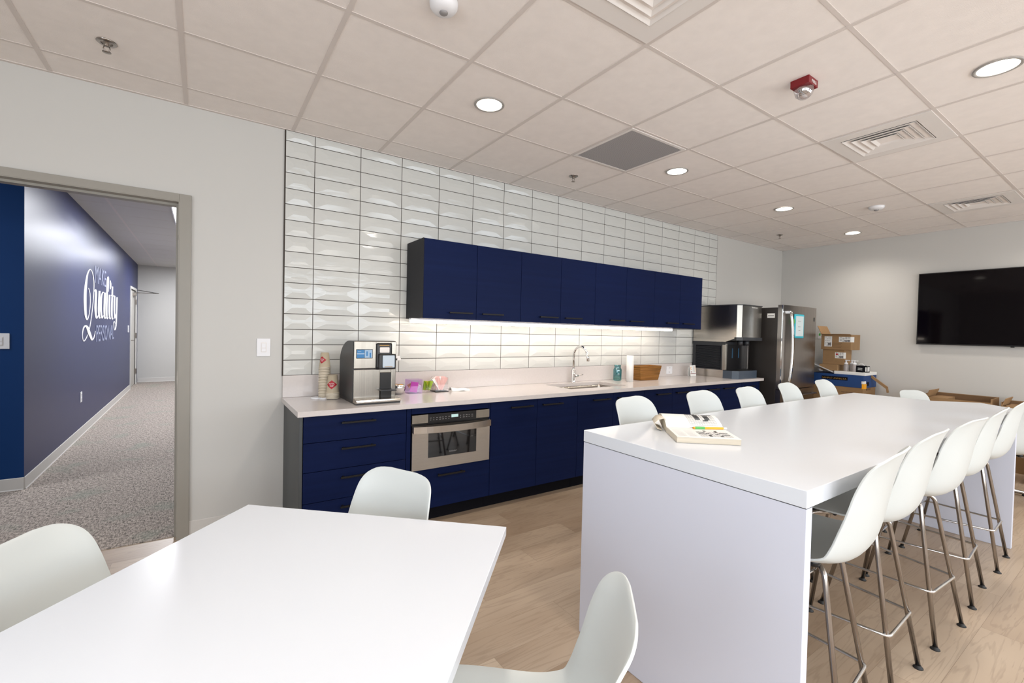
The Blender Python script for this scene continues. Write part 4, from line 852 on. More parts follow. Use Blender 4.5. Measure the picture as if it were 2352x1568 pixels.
b = nb(); text_bm(b, 'Scotsman', .13, .016, FRONT(-.01, Y(-.6405), .858)); obj('lettering', b, M['paper'], im, recalc=False)
b = nb(); prism(b, [(X0 - .002, Y(-.602)), (X0 + .042, Y(-.656)), (X1 - .042, Y(-.656)), (X1 + .006, Y(-.602)), (X1 - .01, Y(-.45)), (X0 + .01, Y(-.45))], 'z', .462, .500); obj('chin_panel', b, M['dgray'], im)
b = nb(); bx(b, X0 + .02, X1 - .02, Y(-.435), Y(-.40), .10, .45); obj('bay_back', b, M['black'], im)
b = nb(); bx(b, X0 - .001, X0 + .030, Y(-.475), Y(-.430), .10, .42, bev=.002); obj('bay_column', b, M['steelv'], im)
b = nb(); bx(b, X1 - .030, X1 + .001, Y(-.475), Y(-.430), .10, .42, bev=.002); obj('bay_column', b, M['bsteel'], im)
for sx in (-.05, .09):
    b = nb(); lathe(b, [(.030, .40), (.034, .43), (.034, .47)], (sx, Y(-.53), 0), n=20); obj('ice_chute', b, M['dgray'], im)
    b = nb(); bx(b, sx - .010, sx + .010, Y(-.437), Y(-.4345), .24, .36); obj('touch_sensor', b, M['sensor'], im)
b = nb()
tr = [(X0, Y(-.445)), (X0, Y(-.560)), (X0 + .060, Y(-.612)), (X1 - .060, Y(-.612)), (X1, Y(-.560)), (X1, Y(-.445))]
prism(b, tr, 'z', 0, .094); obj('drip_tray', b, M['bgray'], im)
b = nb(); prism(b, [(x * .93, y + (.010 if y < Y(-.5) else -.002)) for x, y in tr], 'z', .094, .0965); obj('drip_grate', b, M['black'], im)

# ================================================================== REFRIGERATOR
FX0, FX1, FYF, FZ = 5.335, 6.238, -.85, 1.777; fo = (FX0 + FX1) / 2
fr = thing('refrigerator', 'dark stainless refrigerator with curved vertical handle, right of ice machine', 'refrigerator', (fo, 0, 0))
w = (FX1 - FX0) / 2
b = nb(); bx(b, -w + .002, w - .002, -.768, -.03, .03, 1.748, bev=.004); obj('fridge_body', b, mat('fridge_side', (.028, .024, .022), .42), fr)
def curved_door(x0, x1, z0, z1, name):
    b = nb(); n = 10; pts = []
    for k in range(n + 1):
        u_ = k / n; pts.append((x0 + (x1 - x0) * u_, FYF + .020 - .020 * math.sin(PI * (.0 + u_)) ** .7))
    pts += [(x1, -.772), (x0, -.772)]
    prism(b, pts, 'z', z0, z1); return obj(name, b, M['bsteel'], fr)
fd = curved_door(-w, w, .742, FZ, 'fridge_door')
b = nb(); bx(b, -w - .001, -w + .008, FYF + .018, FYF + .030, .745, FZ - .001); obj('door_edge_strip', b, M['chrome'], fd)
fz = curved_door(-w, w, .09, .730, 'freezer_drawer')
def bar_handle(x, z0, z1, parent, m):
    b = nb(); n = 16; pts = []
    for k in range(n + 1):
        u_ = k / n; pts.append((x + .022 * math.sin(PI * u_), FYF - .028 - .022 * math.sin(PI * u_) ** .7, z1 + (z0 - z1) * u_))
    prev = None
    for p in pts:
        cur = [b.verts.new((p[0] + dx, p[1] + dy, p[2])) for dx, dy in ((-.016, -.010), (.016, -.010), (.016, .010), (-.016, .010))]
        if prev:
            for i in range(4): b.faces.new((prev[i], prev[(i + 1) % 4], cur[(i + 1) % 4], cur[i])).smooth = True
        else: b.faces.new(cur)
        prev = cur
    b.faces.new(prev)
    for p in (pts[0], pts[-1]): bx(b, p[0] - .012, p[0] + .012, p[1], FYF + .03, p[2] - .015, p[2] + .015)
    return obj('handle', b, m, parent)
bar_handle(-w + .105, .80, 1.69, fd, M['chrome'])
b = nb(); tube(b, smooth_path([(-w + .08, FYF + .01, .66), (-w + .08, FYF - .05, .66), (w - .08, FYF - .05, .66), (w - .08, FYF + .01, .66)], .02), .012, 10); obj('handle', b, M['bsteel'], fz)
b = nb(); bx(b, -w, w, -.765, -.735, .01, .085); obj('toe_grille', b, M['black'], fr)
b = nb(); bx(b, -w - .0005, -w + .003, -.735, -.645, 1.620, 1.675); obj('energy_label', b, M['paper'], fr)
b = nb(); bx(b, -w - .001, -w, -.725, -.655, 1.642, 1.650); obj('label_print', b, M['ink'], fr)
b = nb(); bx(b, w - .085, w - .075, FYF + .006, FYF + .010, 1.60, 1.65); obj('maker_badge', b, M['black'], fr)
wb = thing('magnetic_whiteboard', 'teal framed little whiteboard stuck on the refrigerator door', 'whiteboard', (5.690, FYF - .008, 1.525))
b = nb(); bx(b, -.125, .125, -.010, .006, -.150, .150, bev=.012, seg=3); obj('board_frame', b, M['teal'], wb)
b = nb(); bx(b, -.100, .100, -.0125, -.006, -.125, .125, bev=.002); obj('board_surface', b, mat('whiteboard', (.66, .76, .78), .3), wb)
b = nb()
for z, a, c in ((.06, -.05, .03), (-.01, -.045, .02), (-.055, -.03, .015)):
    for k in range(6): bx(b, a + (c - a) * k / 6, a + (c - a) * k / 6 + .008, -.0129, -.0124, z, z + .006)
obj('handwriting', b, M['mesh'], wb)
b = nb(); bx(b, -.160, -.128, -.016, 0, .030, .085, bev=.004); obj('magnet_clip', b, M['green'], wb)

# ================================================================== CHAIR AND STOOL
SH = [(.228, .436, .135, .0), (.218, .446, .185, .004), (.19, .452, .214, .011), (.13, .449, .228, .02), (.06, .441, .232, .029), (-.01, .435, .232, .036), (-.07, .432, .23, .042),
      (-.13, .438, .228, .047), (-.182, .46, .225, .05), (-.214, .505, .219, .055), (-.232, .568, .207, .054), (-.243, .632, .198, .047), (-.253, .692, .189, .042), (-.265, .747, .180, .034),
      (-.275, .782, .166, .023), (-.281, .803, .145, .011), (-.286, .816, .113, .004), (-.291, .822, .062, .001)]
def shell_bm(zo):
    P = []
    for i in range(len(SH) - 1):
        a, p, q, c = SH[max(i - 1, 0)], SH[i], SH[i + 1], SH[min(i + 2, len(SH) - 1)]
        for k in range(3):
            t = k / 3; P.append([.5 * (2 * p[j] + (q[j] - a[j]) * t + (2 * a[j] - 5 * p[j] + 4 * q[j] - c[j]) * t * t + (3 * p[j] - a[j] - 3 * q[j] + c[j]) * t ** 3) for j in range(4)])
    P.append(list(SH[-1])); n = len(P); m = 18; top = []
    for i, (y, z, hw, e) in enumerate(P):
        a, c = P[max(i - 1, 0)], P[min(i + 1, n - 1)]
        ty, tz = c[0] - a[0], c[1] - a[1]; L = math.hypot(ty, tz); ny, nz = tz / L, -ty / L   # normal towards the sitter
        if nz < 0 and ny < 0: ny, nz = -ny, -nz
        row = []
        for j in range(m + 1):
            t = -1 + 2 * j / m; o = e * abs(t) ** 2.3
            row.append(Vector((hw * t, y + ny * o, z + nz * o + zo)))
        top.append(row)
    b = nb(); V = [[b.verts.new(p) for p in r] for r in top]
    for r0, r1 in zip(V, V[1:]):
        for j in range(m): b.faces.new((r0[j], r0[j + 1], r1[j + 1], r1[j])).smooth = True
    return b
def seat_thing(kind):
    st = kind == 'stool'; zo = .209 if st else 0
    t = thing('bar_stool' if st else 'dining_chair', '', 'stool' if st else 'chair')
    o = obj('seat_shell', shell_bm(zo), M['shell'], t)
    md = o.modifiers.new('thickness', 'SOLIDIFY'); md.thickness = .0065; md.offset = -1
    md = o.modifiers.new('round', 'BEVEL'); md.width = .0025; md.segments = 2; md.limit_method = 'ANGLE'; md.angle_limit = math.radians(50)
    zs = .408 + zo
    top_f, top_r = ((.115, .105), (.085, -.115)) if st else ((.150, .130), (.140, -.150))
    ft_f, ft_r = ((.229, .218), (.167, -.212)) if st else ((.215, .205), (.190, -.205))
    for sx in (-1, 1):
        for (tx, ty), (fx, fy) in ((top_f, ft_f), (top_r, ft_r)):
            b = nb(); tube(b, smooth_path([(sx * .035, ty * .30, zs), (sx * tx, ty, zs), (sx * fx, fy, .010)], .035, 6), .0092 if st else .0085, 10)
            lg = obj('leg', b, M['tube'], t)
            b = nb(); lathe(b, [(.0102, .013), (.0106, .008), (.017, .004), (.018, 0)], (sx * fx, fy, 0), n=14); obj('glide', b, M['foot'], lg)
    b = nb(); tube(b, [(-.06, .032, zs), (.06, .032, zs)], .008, 8); tube(b, [(-.06, -.034, zs), (.06, -.034, zs)], .008, 8); bx(b, -.035, .035, -.04, .04, zs - .004, zs + .006)
    for sx in (-1, 1):
        for yy in (.095, -.085): lathe(b, [(.018, zs - .002), (.020, zs + .004), (.020, zs + .020), (.012, zs + .023)], (sx * .085, yy, 0), n=14)
    obj('seat_bracket', b, M['black'], t)
    if st:
        z = .235; k = (zs - z) / (zs - .01)
        f = lambda a, c: a + (c - a) * k
        cf = (f(top_f[0], ft_f[0]) + .006, f(top_f[1], ft_f[1]) + .012); cr_ = (f(top_r[0], ft_r[0]) + .006, f(top_r[1], ft_r[1]) - .012)
        b = nb(); tube(b, smooth_path([(-cf[0], cf[1], z), (cf[0], cf[1], z), (cr_[0], cr_[1], z), (-cr_[0], cr_[1], z)], .022, 4, True), .0062, 8, True); obj('footrest', b, M['chrome'], t)
    return t
stool = seat_thing('stool'); chair = seat_thing('chair')
def put(proto, first, x, y, rz, label, group):
    if first:
        proto.location = (x, y, 0); proto.rotation_euler = (0, 0, rz); proto['label'] = label; proto['group'] = group; return proto
    return dup(proto, (x, y, 0), rz, label, group)
near = [(1.250, 'nearest white bar stool, at the near corner of the island'), (1.800, 'white bar stool second from the camera along the near side of the island'),
        (2.368, 'white bar stool in the middle of the near side row, footrest and floor visible'), (2.925, 'white bar stool fourth from the camera on the near side of the island'),
        (3.570, 'white bar stool farthest along the near side, in front of the far island panel')]
NR = (.09, .03, -.06, .06, .04)
for k, (x, lab) in enumerate(near): put(stool, k == 0, x, (-2.801, -2.775, -2.785, -2.776, -2.770)[k], NR[k], lab, 'white bar stools around the island')
far = [(1.443, 'white bar stool back behind the open puzzle book, largest on the cabinet side'), (2.032, 'white bar stool on the cabinet side, second from the puzzle book'),
       (2.545, 'middle white bar stool on the cabinet side, before the right cabinets'), (3.140, 'white bar stool back in front of the dark refrigerator side'),
       (3.745, 'white bar stool back in front of the blue and brown box, last in its row')]
for k, (x, lab) in enumerate(far): put(stool, False, x, (-2.176, -2.183, -2.195, -2.177, -2.177)[k], PI + (.158, .08, .10, .10, .062)[k], lab, 'white bar stools around the island')

# ================================================================== ISLAND
IX0, IX1, IY0, IY1, IZ = .925, 3.975, -2.969, -2.044, .928
il = thing('island_table', 'long white waterfall island table ringed by white bar stools', 'table', ((IX0 + IX1) / 2, (IY0 + IY1) / 2, 0))
hx2, hy2 = (IX1 - IX0) / 2, (IY1 - IY0) / 2
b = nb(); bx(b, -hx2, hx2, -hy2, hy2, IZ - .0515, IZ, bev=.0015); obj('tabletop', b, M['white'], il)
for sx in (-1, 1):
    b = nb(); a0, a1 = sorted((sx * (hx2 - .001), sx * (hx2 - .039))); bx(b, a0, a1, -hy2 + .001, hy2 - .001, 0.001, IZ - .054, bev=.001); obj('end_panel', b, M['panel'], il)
    b = nb(); bx(b, a0 + .002, a1 - .002, -hy2 + .003, hy2 - .003, IZ - .056, IZ - .050); obj('shadow_gap', b, M['dgray'], il)
# puzzle book
e1 = Vector((.76, -.65, 0)).normalized(); e2 = Vector((-e1.y * -1, 0, 0))
e2 = Vector((-.65, -.76, 0)).normalized()
bo = thing('puzzle_book', 'open crossword book lying on the island with a curled left cover', 'book', (1.225, -2.262, IZ + .0012), math.atan2(e1.y, e1.x))
# local: x along the spine (towards the right of the photo), -y towards the camera
BL = .250; BW = .195
b = nb(); prism(b, [(0, 0), (0, .022), (-.02, .025), (-BW + .01, .024), (-BW - .004, .0225), (-BW, .0)], 'x', 0, BL); obj('page_block', b, [M['pageedge']], bo)
b = nb(); pr = [(.0, .0232), (-.02, .0258), (-BW + .01, .0248), (-BW - .004, .0232)]
A = [b.verts.new((0.0, y, z)) for y, z in pr]; B_ = [b.verts.new((BL + .001, y, z)) for y, z in pr]
for i in range(3): b.faces.new((A[i], A[i + 1], B_[i + 1], B_[i]))
o = obj('page', b, M['paper'], bo)
b = nb(); prism(b, [(0, 0), (0, .020), (.03, .038), (.08, .054), (.13, .060), (.17, .055), (BW, .040), (BW + .004, .034), (.16, .018), (.10, .004), (.06, 0)], 'x', .004, BL - .004); obj('page_block', b, M['pageedge'], bo)
b = nb(); pr = [(0, .0215), (.03, .0395), (.08, .0555), (.13, .0615), (.17, .0565), (BW + .002, .0415)]
A = [b.verts.new((.002, y, z)) for y, z in pr]; B_ = [b.verts.new((BL, y, z)) for y, z in pr]
for i in range(5): b.faces.new((A[i], A[i + 1], B_[i + 1], B_[i])).smooth = True
obj('page', b, M['paper'], bo)
b = nb(); pts = [(-.012, .0), (-.034, .008), (-.048, .032), (-.030, .052), (-.006, .058), (.006, .050)]     # curled cover at the left end
pr0 = [(x, z) for x, z in pts]
A = [b.verts.new((x, .030, z)) for x, z in pr0]; B_ = [b.verts.new((x + .012, .150, z * .95)) for x, z in pr0]
for i in range(len(A) - 1): b.faces.new((A[i], A[i + 1], B_[i + 1], B_[i])).smooth = True
o = obj('curled_cover', b, M['cardin'], bo); o.data.materials[0] = M['pageedge']; sm = o.modifiers.new('s', 'SOLIDIFY'); sm.thickness = .003
b = nb()    # crossword grids
GR1 = ["...#...#...", "...#...#...", ".......#...", "###...#....", "....#...###", "...#...#...", "###...#....", "....#...###", "...#.......", "...#...#...", "...#...#..."]
def cross(x0, y0, w, h, zf, rows_, mi=0):
    nr, nc = len(rows_), len(rows_[0])
    for r, row in enumerate(rows_):
        for c, ch in enumerate(row):
            if ch == '#':
                xa = x0 + w * c / nc; ya = y0 - h * r / nr; z = zf((ya)) ; bx(b, xa, xa + w / nc, ya - h / nr, ya, z, z + .0006, 0)
    for c in range(nc + 1):
        xa = x0 + w * c / nc
        for r in range(nr):
            ya = y0 - h * r / nr; z = zf(ya - h / nr / 2); bx(b, xa - .0004, xa + .0004, ya - h / nr, ya, z, z + .0005, 1)
    for r in range(nr + 1):
        ya = y0 - h * r / nr; z = zf(ya); bx(b, x0, x0 + w, ya - .0004, ya + .0004, z, z + .0005, 1)
cross(.105, -.055, .125, .115, lambda y: .0250, GR1)
def zback(y):
    P_ = [(0, .0215), (.03, .0395), (.08, .0555), (.13, .0615), (.17, .0565), (BW + .002, .0415)]
    for (a, za), (c, zc_) in zip(P_, P_[1:]):
        if a <= y <= c: return za + (zc_ - za) * (y - a) / (c - a) + .0006
    return .012
cross(.110, .135, .120, .115, zback, ["####...####", "...##......", "...##..##..", "...##..##..", "...##..##..", "...##..##..", "...##..##..", "......##...", "...........", "...........", "..........."])
obj('crossword_print', b, [M['ink'], M['mesh']], bo)
b = nb()
for c in range(2):
    for r in range(17):
        y = -.05 - r * .008; w_ = .030 + .006 * ((r * 7 + c * 3) % 3); bx(b, .012 + c * .044, .012 + c * .044 + w_ * .9, y - .0012, y, .0252, .0256)
obj('clue_print', b, mat('faint_print', (.55, .55, .54), .7), bo)
pe_ = thing('pencil', 'yellow mechanical pencil with green grip resting on the open puzzle book', 'pencil', (1.345, -2.395, IZ + .0325), math.atan2(-.56, .83))
RX = Matrix.Rotation(PI / 2, 4, 'Y')
def seg(name, prof, m): 
    b = nb(); lathe(b, prof, n=14, mtx=RX); return obj(name, b, m, pe_)
seg('tip', [(.0008, -.085), (.0012, -.078), (.0028, -.070)], M['steel']); seg('barrel', [(.0046, -.070), (.0052, -.060), (.0052, .060), (.0046, .064)], M['yellow'])
seg('grip', [(.0054, -.062), (.0062, -.056), (.0060, -.022), (.0054, -.018)], M['green']); seg('eraser_cap', [(.0044, .064), (.0044, .078), (.0035, .080)], M['paper'])

# ================================================================== LOW TABLES AND CHAIRS
def low_table(c, ang, label, s=.918):
    t = thing('square_table', label, 'table', (c[0], c[1], 0), ang, 'square white low tables'); h = s / 2
    b = nb(); bx(b, -h, h, -h, h, .711, .740, bev=.0015); obj('tabletop', b, M['white'], t)
    b = nb(); lathe(b, [(.038, .03), (.038, .70), (.10, .705), (.10, .711)], n=24); obj('pedestal', b, M['tube'], t)
    for k in range(4):
        b = nb(); a = PI / 4 + k * PI / 2; d = Vector((math.cos(a), math.sin(a), 0))
        tube(b, [d * .03 + Vector((0, 0, .05)), d * .40 + Vector((0, 0, .028))], [.026, .016], 10); lathe(b, [(.014, .016), (.016, 0)], tuple(d * .39), n=12, mi=1)
        obj('leg', b, [M['tube'], M['foot']], t)
    b = nb(); bx(b, -.20, .20, -.025, .025, .697, .712); bx(b, -.025, .025, -.20, .20, .697, .712); obj('top_bracket', b, M['black'], t)
    return t
A1 = math.atan2(-.678, .735)
U = Vector((.735, -.678)); V2 = Vector((-.678, -.735)); U.normalize(); V2.normalize()
c1 = Vector((.299, -2.357)) - U * .459 + V2 * .459
low_table(c1, A1, 'square white low table filling the bottom left of the photo')
K = Vector((6.23, -2.40)); c2 = K - U * .459 + V2 * .459
low_table(c2, A1, 'square white low table beyond the far end of the island')
def chair_at(c, d, side, dist, label, first=False, dr=0):
    p = c + d * dist + side; rz = math.atan2(d.x, -d.y)     # local +y looks back at the table
    return put(chair, first, p.x, p.y, rz + dr, label, 'white shell chairs at the low tables')
gd = .459 + .295 - .278
put(chair, True, -.127, -2.003, 2.02, 'white shell chair at the far side of the near table, before the navy drawers', 'white shell chairs at the low tables')
put(chair, False, .004, -2.746, .820, 'white shell chair at bottom centre, seen from the side, right of the near table', 'white shell chairs at the low tables')
put(chair, False, -.655, -2.092, -2.080, 'white shell chair cut by the left edge, in front of the hall carpet', 'white shell chairs at the low tables')
put(chair, False, 5.905, -2.139, 2.70, 'white shell chair whose low back peeks over the far end of the island', 'white shell chairs at the low tables')
chair_at(c2, V2, Vector((-.05, .05)), gd - .03, 'white shell chair on chrome legs cut by the right edge, beyond the last bar stool')

# ================================================================== TELEVISION
tv = thing('television', 'large wall-mounted black television on the end wall, cut by right edge', 'television', (XR, -2.51, 1.777))
w, h = .83, .445
b = nb(); bx(b, -.052, -.018, -w, w, -h, h, bev=.003); obj('tv_case', b, M['black'], tv)
b = nb(); bx(b, -.0535, -.051, -w + .010, w - .010, -h + .014, h - .010); obj('screen', b, M['tv'], tv)
b = nb(); bx(b, -.018, 0, -.30, .30, -.20, .20); obj('wall_mount', b, M['dgray'], tv)
b = nb(); bx(b, -.048, -.030, -.015, .015, -h - .010, -h + .001, bev=.002); obj('sensor_bump', b, M['black'], tv)

# ================================================================== BOXES BY THE REFRIGERATOR
ab = thing('appliance_box', 'big blue and brown printed carton beside the refrigerator', 'box', (6.765, -.975, 0))
b = nb(); bx(b, -.215, .215, -.300, .300, 0, .745); obj('carton_bottom', b, M['card'], ab)
b = nb(); bx(b, -.220, .220, -.306, .306, .745, .905, bev=.002); obj('carton_lid', b, M['boxblue'], ab)
b = nb(); bx(b, -.221, -.2195, -.130, .175, .828, .872); obj('name_plaque', b, M['dark'], ab)
b = nb(); text_bm(b, 'SAMPLE UNMECTA', .285, .020, LEFTF(-.2212, .166, .838)); obj('lettering', b, M['gold'], ab, recalc=False)
b = nb(); text_bm(b, 'PRECISIONPRO', .15, .018, LEFTF(-.2155, -.06, .665)); text_bm(b, 'MACCHIATO', .10, .018, LEFTF(-.2155, -.115, .63)); obj('lettering', b, mat('dark_brown_print', (.10, .06, .05), .7), ab, recalc=False)
b = nb(); bx(b, -.2215, -.140, -.3075, -.3055, .80, .835); bx(b, -.2222, -.2195, -.3066, -.285, .80, .835); obj('shipping_label', b, M['paper'], ab)
b = nb(); bx(b, -.2225, -.120, -.3085, -.3, .735, .798); bx(b, -.224, -.2195, -.3085, -.290, .735, .798); obj('orange_sticker', b, M['orange'], ab)
b = nb(); bx(b, -.100, -.040, -.3075, -.3055, .770, .82); obj('hand_hole', b, M['dark'], ab)
b = nb(); bx(b, -.105, .02, -.3072, -.2995, .712, .738); bx(b, -.12, -.06, -.3012, -.2995, .66, .668); obj('carton_print', b, M['cardin'], ab)
b = nb(); bx(b, -.012, .012, -.22, .0, -.018, .012, mtx=Matrix.Translation((.04, -.306, .895)) @ Matrix.Rotation(math.radians(38), 4, 'X')); bx(b, -.03, .03, -.07, .0, -.004, .004, mtx=Matrix.Translation((.055, -.47, .765)) @ Matrix.Rotation(math.radians(80), 4, 'X')); obj('loose_flap', b, M['card'], ab)
b = nb(); bx(b, -.2158, -.2148, .10, .14, .60, .68, mtx=None); obj('tape_label', b, M['paper'], ab)
fl = thing('foam_tray', 'white foam slab on top of the blue carton, under the soap bottles', 'foam', (6.765, -1.09, .9065))
b = nb(); bx(b, -.205, .205, -.200, .150, 0, .040, bev=.004); obj('foam_slab', b, M['paper'], fl)
wt = thing('plastic_tub', 'white plastic tub with tilted lid at the left of the blue carton top', 'tub', (6.72, -.765, .9065))
b = nb()
for a in ((-.17, .16, -.10, -.094, 0, .07), (-.17, .16, .094, .10, 0, .07), (-.17, -.164, -.094, .094, 0, .07), (.154, .16, -.094, .094, 0, .07), (-.164, .154, -.094, .094, 0, .006)): bx(b, *a)
obj('tub_body', b, M['clearplas'], wt)
b = nb(); bx(b, -.17, .17, -.16, .13, 0, .010, bev=.004, mtx=Matrix.Translation((-.02, -.02, .075)) @ Matrix.Rotation(math.radians(22), 4, 'X')); obj('tub_lid', b, mat('clear_gray_lid', (.40, .41, .42), .3), wt)
b = nb()
for k in range(6): lathe(b, [(.001, -.03), (.03, -.015), (.034, .01), (.001, .03)], (-.12 + .05 * k, .03 * math.sin(k * 2), .045), n=10)
tag(obj('crumpled_tissue', b, M['paper']), 'crumpled white tissue heaped in the plastic tub', 'tissue', kind='stuff').location = (6.72, -.765, .9065)
# stack of cartons
def carton(name, label, cx, cy, z, w, d, h, labels, rz=0):
    t = thing(name, label, 'box', (cx, cy, z), rz, 'brown cartons stacked by the refrigerator')
    b = nb(); bx(b, -w / 2, w / 2, -d / 2, d / 2, 0, h, bev=.002); obj('carton_body', b, M['card'], t)
    for (y0, y1, z0, z1, yr) in labels:
        b = nb(); bx(b, -w / 2 - .0012, -w / 2 + .001, y0, y1, z0, z1)
        if yr: bx(b, -w / 2 - .001, -w / 2 + yr, -d / 2 - .0012, -d / 2 + .001, z0, z1)
        lb = obj('shipping_label', b, M['paper'], t)
        b = nb(); n = 6
        for r in range(n):
            zz = z0 + (z1 - z0) * (r + .5) / n
            a = y1 - (y1 - y0) * .08; 
            for c in range(4):
                if (r * 5 + c * 3) % 4: bx(b, -w / 2 - .002, -w / 2, a - (y1 - y0) * .22 * (c + .75), a - (y1 - y0) * .22 * c, zz - .003, zz + .003)
        bx(b, -w / 2 - .002, -w / 2, y0 + (y1 - y0) * .1, y0 + (y1 - y0) * .55, z0 + (z1 - z0) * .12, z0 + (z1 - z0) * .38)
        obj('label_print', b, M['mesh'], lb)
    return t
carton('cardboard_box', 'plain brown carton at the bottom of the small stack on the foam', 6.70, -.865, .9475, .26, .215, .082, [])
carton('cardboard_box', 'brown carton with one white label, middle of the small stack', 6.715, -.912, 1.0305, .24, .255, .200, [(-.127, -.02, .085, .165, .05)])
b = nb(); bx(b, -.1225, -.1205, -.055, -.030, .130, .150, mtx=Matrix.Translation((0, 0, 0))); o = obj('label_mark', b, M['cupred']); o.parent = [x for x in D.objects if x.name.startswith('cardboard_box')][-1]
t = carton('open_cardboard_box', 'brown carton with raised flap and two white labels, topmost of the stack', 6.72, -.945, 1.2315, .30, .350, .205, [(.045, .135, .040, .180, 0), (-.176, -.035, .105, .175, .10)])
b = nb(); bx(b, -.15, .15, -.002, .002, 0, .13, mtx=Matrix.Translation((0, .173, .203)) @ Matrix.Rotation(math.radians(-25), 4, 'X')); obj('flap', b, M['card'], t)
b = nb(); bx(b, -.002, .002, -.174, .174, 0, .05, mtx=Matrix.Translation((-.148, 0, .204)) @ Matrix.Rotation(math.radians(-82), 4, 'Y')); obj('flap', b, M['card'], t)
b = nb()
for r in range(4): bx(b, -.1512, -.150, -.075 + .012 * (r % 2), .035, .085 - r * .018, .089 - r * .018)
obj('carton_print', b, M['cardin'], t)
for k, (x, y) in enumerate(((6.62, -1.055), (6.68, -1.10), (6.62, -1.150))):
    t = thing('soap_bottle', ('clear soap bottle with white pump, left of the three on the foam', 'clear soap bottle with white pump, middle and behind the other two', 'clear soap bottle with white pump, right of the three beside the black packs')[k], 'bottle', (x, y, .9475), 0, 'pump bottles on the foam slab')
    b = nb(); lathe(b, [(.001, .001), (.026, .001), (.028, .006), (.028, .082), (.020, .096)], n=20); obj('bottle_body', b, mat('clear_bottle', (.42, .38, .37), .15, alpha=.75) if k == 0 else D.materials['clear_bottle'], t)
    b = nb(); lathe(b, [(.021, .094), (.024, .096), (.023, .112), (.010, .118), (.009, .138), (.014, .140), (.014, .150), (.002, .152)], n=16); bx(b, -.012, .012, -.040, 0, .141, .150, bev=.002); obj('pump_head', b, M['plate'], t)
t = thing('coffee_pack', 'black packaged bundle on the foam right of the soap bottles', 'package', (6.66, -1.215, .9475))
b = nb(); bx(b, -.06, .06, -.040, .040, 0, .085, bev=.004); obj('pack_body', b, M['dark'], t)
b = nb(); tube(b, smooth_path([(0, -.03, .085), (0, -.02, .105), (0, .02, .105), (0, .03, .085)], .01), .004, 6); bx(b, -.0612, -.06, -.03, .02, .05, .056); bx(b, -.0612, -.06, -.03, .02, .03, .035); obj('pack_trim', b, M['paper'], t)
t = thing('coffee_pack', 'black edged pack with white front at the right end of the foam', 'package', (6.68, -1.262, .9475))
b = nb(); bx(b, -.05, .05, -.018 - .006, .0, 0, .080, bev=.002); obj('pack_body', b, M['dark'], t)
b = nb(); bx(b, -.052, -.0495, -.021, -.004, .012, .068); bx(b, -.035, .035, -.0252, -.0235, .012, .070); obj('pack_label', b, M['paper'], t)
# notes on the end wall by the refrigerator
t = thing('paper_note', 'pale yellow note sticking out past the refrigerator edge', 'note', (6.24, -.70, 1.105)); b = nb(); bx(b, .003, .085, -.003, 0, -.055, .055, mtx=Matrix.Rotation(-.2, 4, 'Y'))
for k in range(3): bx(b, .012 + k * .02, .020 + k * .02, -.0036, -.0028, -.03, .045, 1, mtx=Matrix.Rotation(-.2, 4, 'Y'))
obj('note_sheet', b, [mat('yellow_paper', (.70, .58, .30), .7), M['gold']], t)
t = thing('wall_tag', 'tiny white and green tag on the end wall above the cartons', 'tag', (XR, -.565, 1.42)); b = nb(); bx(b, -.004, 0, -.02, .02, -.045, .045); obj('tag_plate', b, M['plate'], t); b = nb(); bx(b, -.0055, -.0035, -.014, .010, 0, .035); obj('tag_mark', b, M['green'], t)
# long open cartons on the floor by the end wall
def open_box(name, label, x0, x1, y0, y1, h, flap):
    t = thing(name, label, 'box', ((x0 + x1) / 2, (y0 + y1) / 2, 0), 0, 'open cartons along the end wall'); w, d = (x1 - x0) / 2, (y1 - y0) / 2; b = nb(); k = .006
    for a in ((-w, w, -d, -d + k, .006, h), (-w, w, d - k, d, .006, h), (-w, -w + k, -d + k, d - k, .006, h - .04), (w - k, w, -d + k, d - k, .006, h), (-w, w, -d, d, 0, .006)): bx(b, *a)
    obj('carton_walls', b, M['card'], t)
    if flap:
        b = nb(); bx(b, -w, w, -.004, .004, 0, .09, mtx=Matrix.Translation((0, d - .006, h - .045)) @ Matrix.Rotation(math.radians(18), 4, 'X')); obj('flap', b, M['card'], t)
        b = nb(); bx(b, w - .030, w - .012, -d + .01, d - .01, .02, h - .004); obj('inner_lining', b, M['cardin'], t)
        b = nb(); bx(b, -w + .02, w - .05, d - .19, d - .03, .10, h - .035, bev=.003); obj('inner_divider', b, M['card'], t)
    return t
open_box('long_cardboard_box', 'long open brown carton standing by the end wall under the television', 6.58, 6.96, -2.43, -1.885, .755, True)
open_box('long_cardboard_box', 'second open brown carton at right, next to the long one under the television', 6.60, 6.96, -3.10, -2.50, .735, True)
t = carton('cardboard_box', 'tan carton on the floor under the far low table at the right edge', 6.3, -2.95, .002, .36, .40, .40, []); t['group'] = 'open cartons along the end wall'

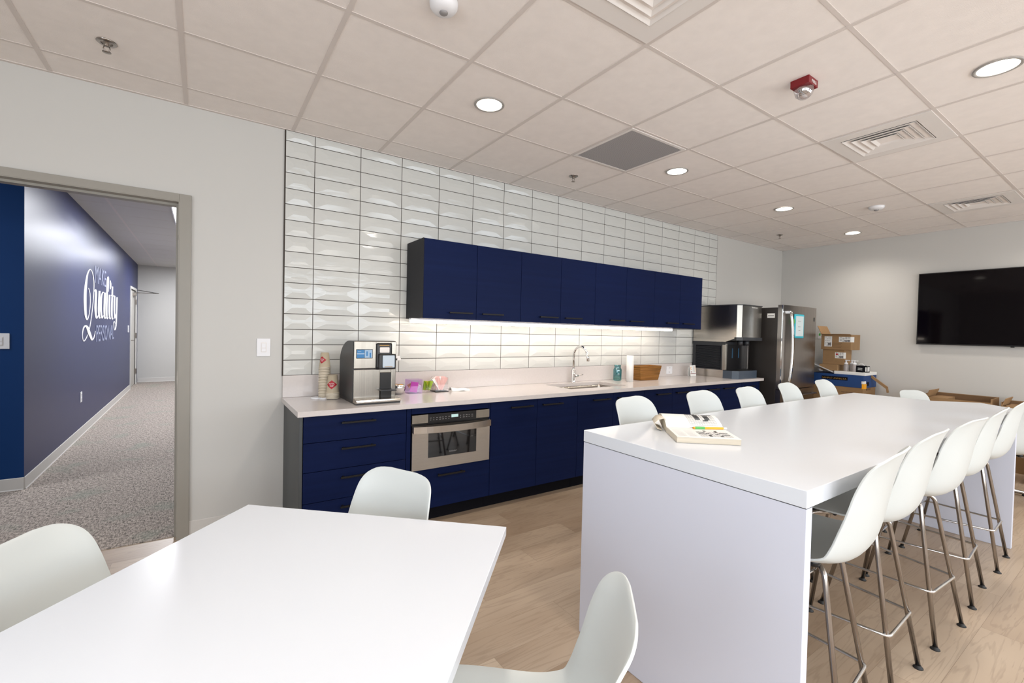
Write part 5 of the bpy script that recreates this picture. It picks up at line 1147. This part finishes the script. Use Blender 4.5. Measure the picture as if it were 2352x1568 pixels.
# ================================================================== LIGHT
def area(name, loc, rot, sx, sy, e, col, spread=None):
    l = D.lights.new(name, 'AREA'); l.shape = 'RECTANGLE'; l.size = sx; l.size_y = sy; l.energy = e; l.color = col
    if spread: l.spread = math.radians(spread)
    o = D.objects.new(name, l); COL.objects.link(o); o.location = loc; o.rotation_euler = rot; return o
for k, (a, c) in enumerate(wins):
    # area lamps as sky light; upward-tilted ones added to brighten the ceiling
    area('window_skylight', ((a + c) / 2, YW + .12, 1.9), (math.radians(90 - 42), 0, 0), c - a - .1, 1.0, WD * (c - a) / 2.1, (.82, .91, 1))
    area('window_up_fill', ((a + c) / 2, YW + .12, .95), (math.radians(90 + 42), 0, 0), c - a - .1, .9, WU * (c - a) / 2.1, (1, .97, .93))
area('window_skylight', (XL + .12, -4.35, 1.9), (0, math.radians(-(90 - 42)), 0), 1.0, 3.2, WL * .6, (.80, .90, 1))  # lamps of the added left window, for the sides facing it
area('window_up_fill', (XL + .12, -4.35, 1.0), (0, math.radians(-(90 + 25)), 0), .9, 3.2, WL * .4, (.92, .95, 1))
world = D.worlds.new('World'); sc.world = world; world.use_nodes = True
nt = world.node_tree; bgn = nt.nodes['Background']; sky = nt.nodes.new('ShaderNodeTexSky'); sky.sky_type = 'HOSEK_WILKIE'; sky.turbidity = 4; sky.ground_albedo = .4; sky.sun_direction = (.3, .6, .7)
nt.links.new(sky.outputs[0], bgn.inputs[0]); bgn.inputs['Strength'].default_value = 1.0
# hall lights under the linear fixtures
for y in (3.62, 6.0, 8.4): area('hall_light', (-.765, y, H - .03), (0, 0, 0), .12, 1.1, HE, (.93, .95, 1))
area('hall_light', (-3.4, .95, H - .03), (0, 0, 0), .6, .6, HE * .8, (.93, .95, 1))  # added lamp without a fixture, to light the deep blue wall
sc.view_settings.view_transform = 'Standard'; sc.view_settings.look = 'None'; sc.view_settings.exposure = EXPO; sc.view_settings.gamma = 1; sc.view_settings.use_curve_mapping = False

# ================================================================== CAMERA
yaw, pitch, roll = .5980, -.0199, .0228
f = Vector((math.sin(yaw) * math.cos(pitch), math.cos(yaw) * math.cos(pitch), math.sin(pitch))); r0 = Vector((math.cos(yaw), -math.sin(yaw), 0)); u0 = r0.cross(f)
r_ = r0 * math.cos(roll) + u0 * math.sin(roll); u_ = -r0 * math.sin(roll) + u0 * math.cos(roll)
cam = D.cameras.new('camera'); co = D.objects.new('camera', cam); COL.objects.link(co)
mw = Matrix.Identity(4)
for i in range(3): mw[i][0] = r_[i]; mw[i][1] = u_[i]; mw[i][2] = -f[i]
mw[0][3], mw[1][3], mw[2][3] = -.5118, -3.5556, 1.3644
co.matrix_world = mw; cam.sensor_width = 36; cam.lens = 36 * 1042.32 / 2352; cam.clip_start = .02; cam.clip_end = 100
sc.camera = co
for o in D.objects:
    if o.type == 'MESH' and o.parent is None and 'kind' not in o and 'label' not in o: print('UNTAGGED', o.name)
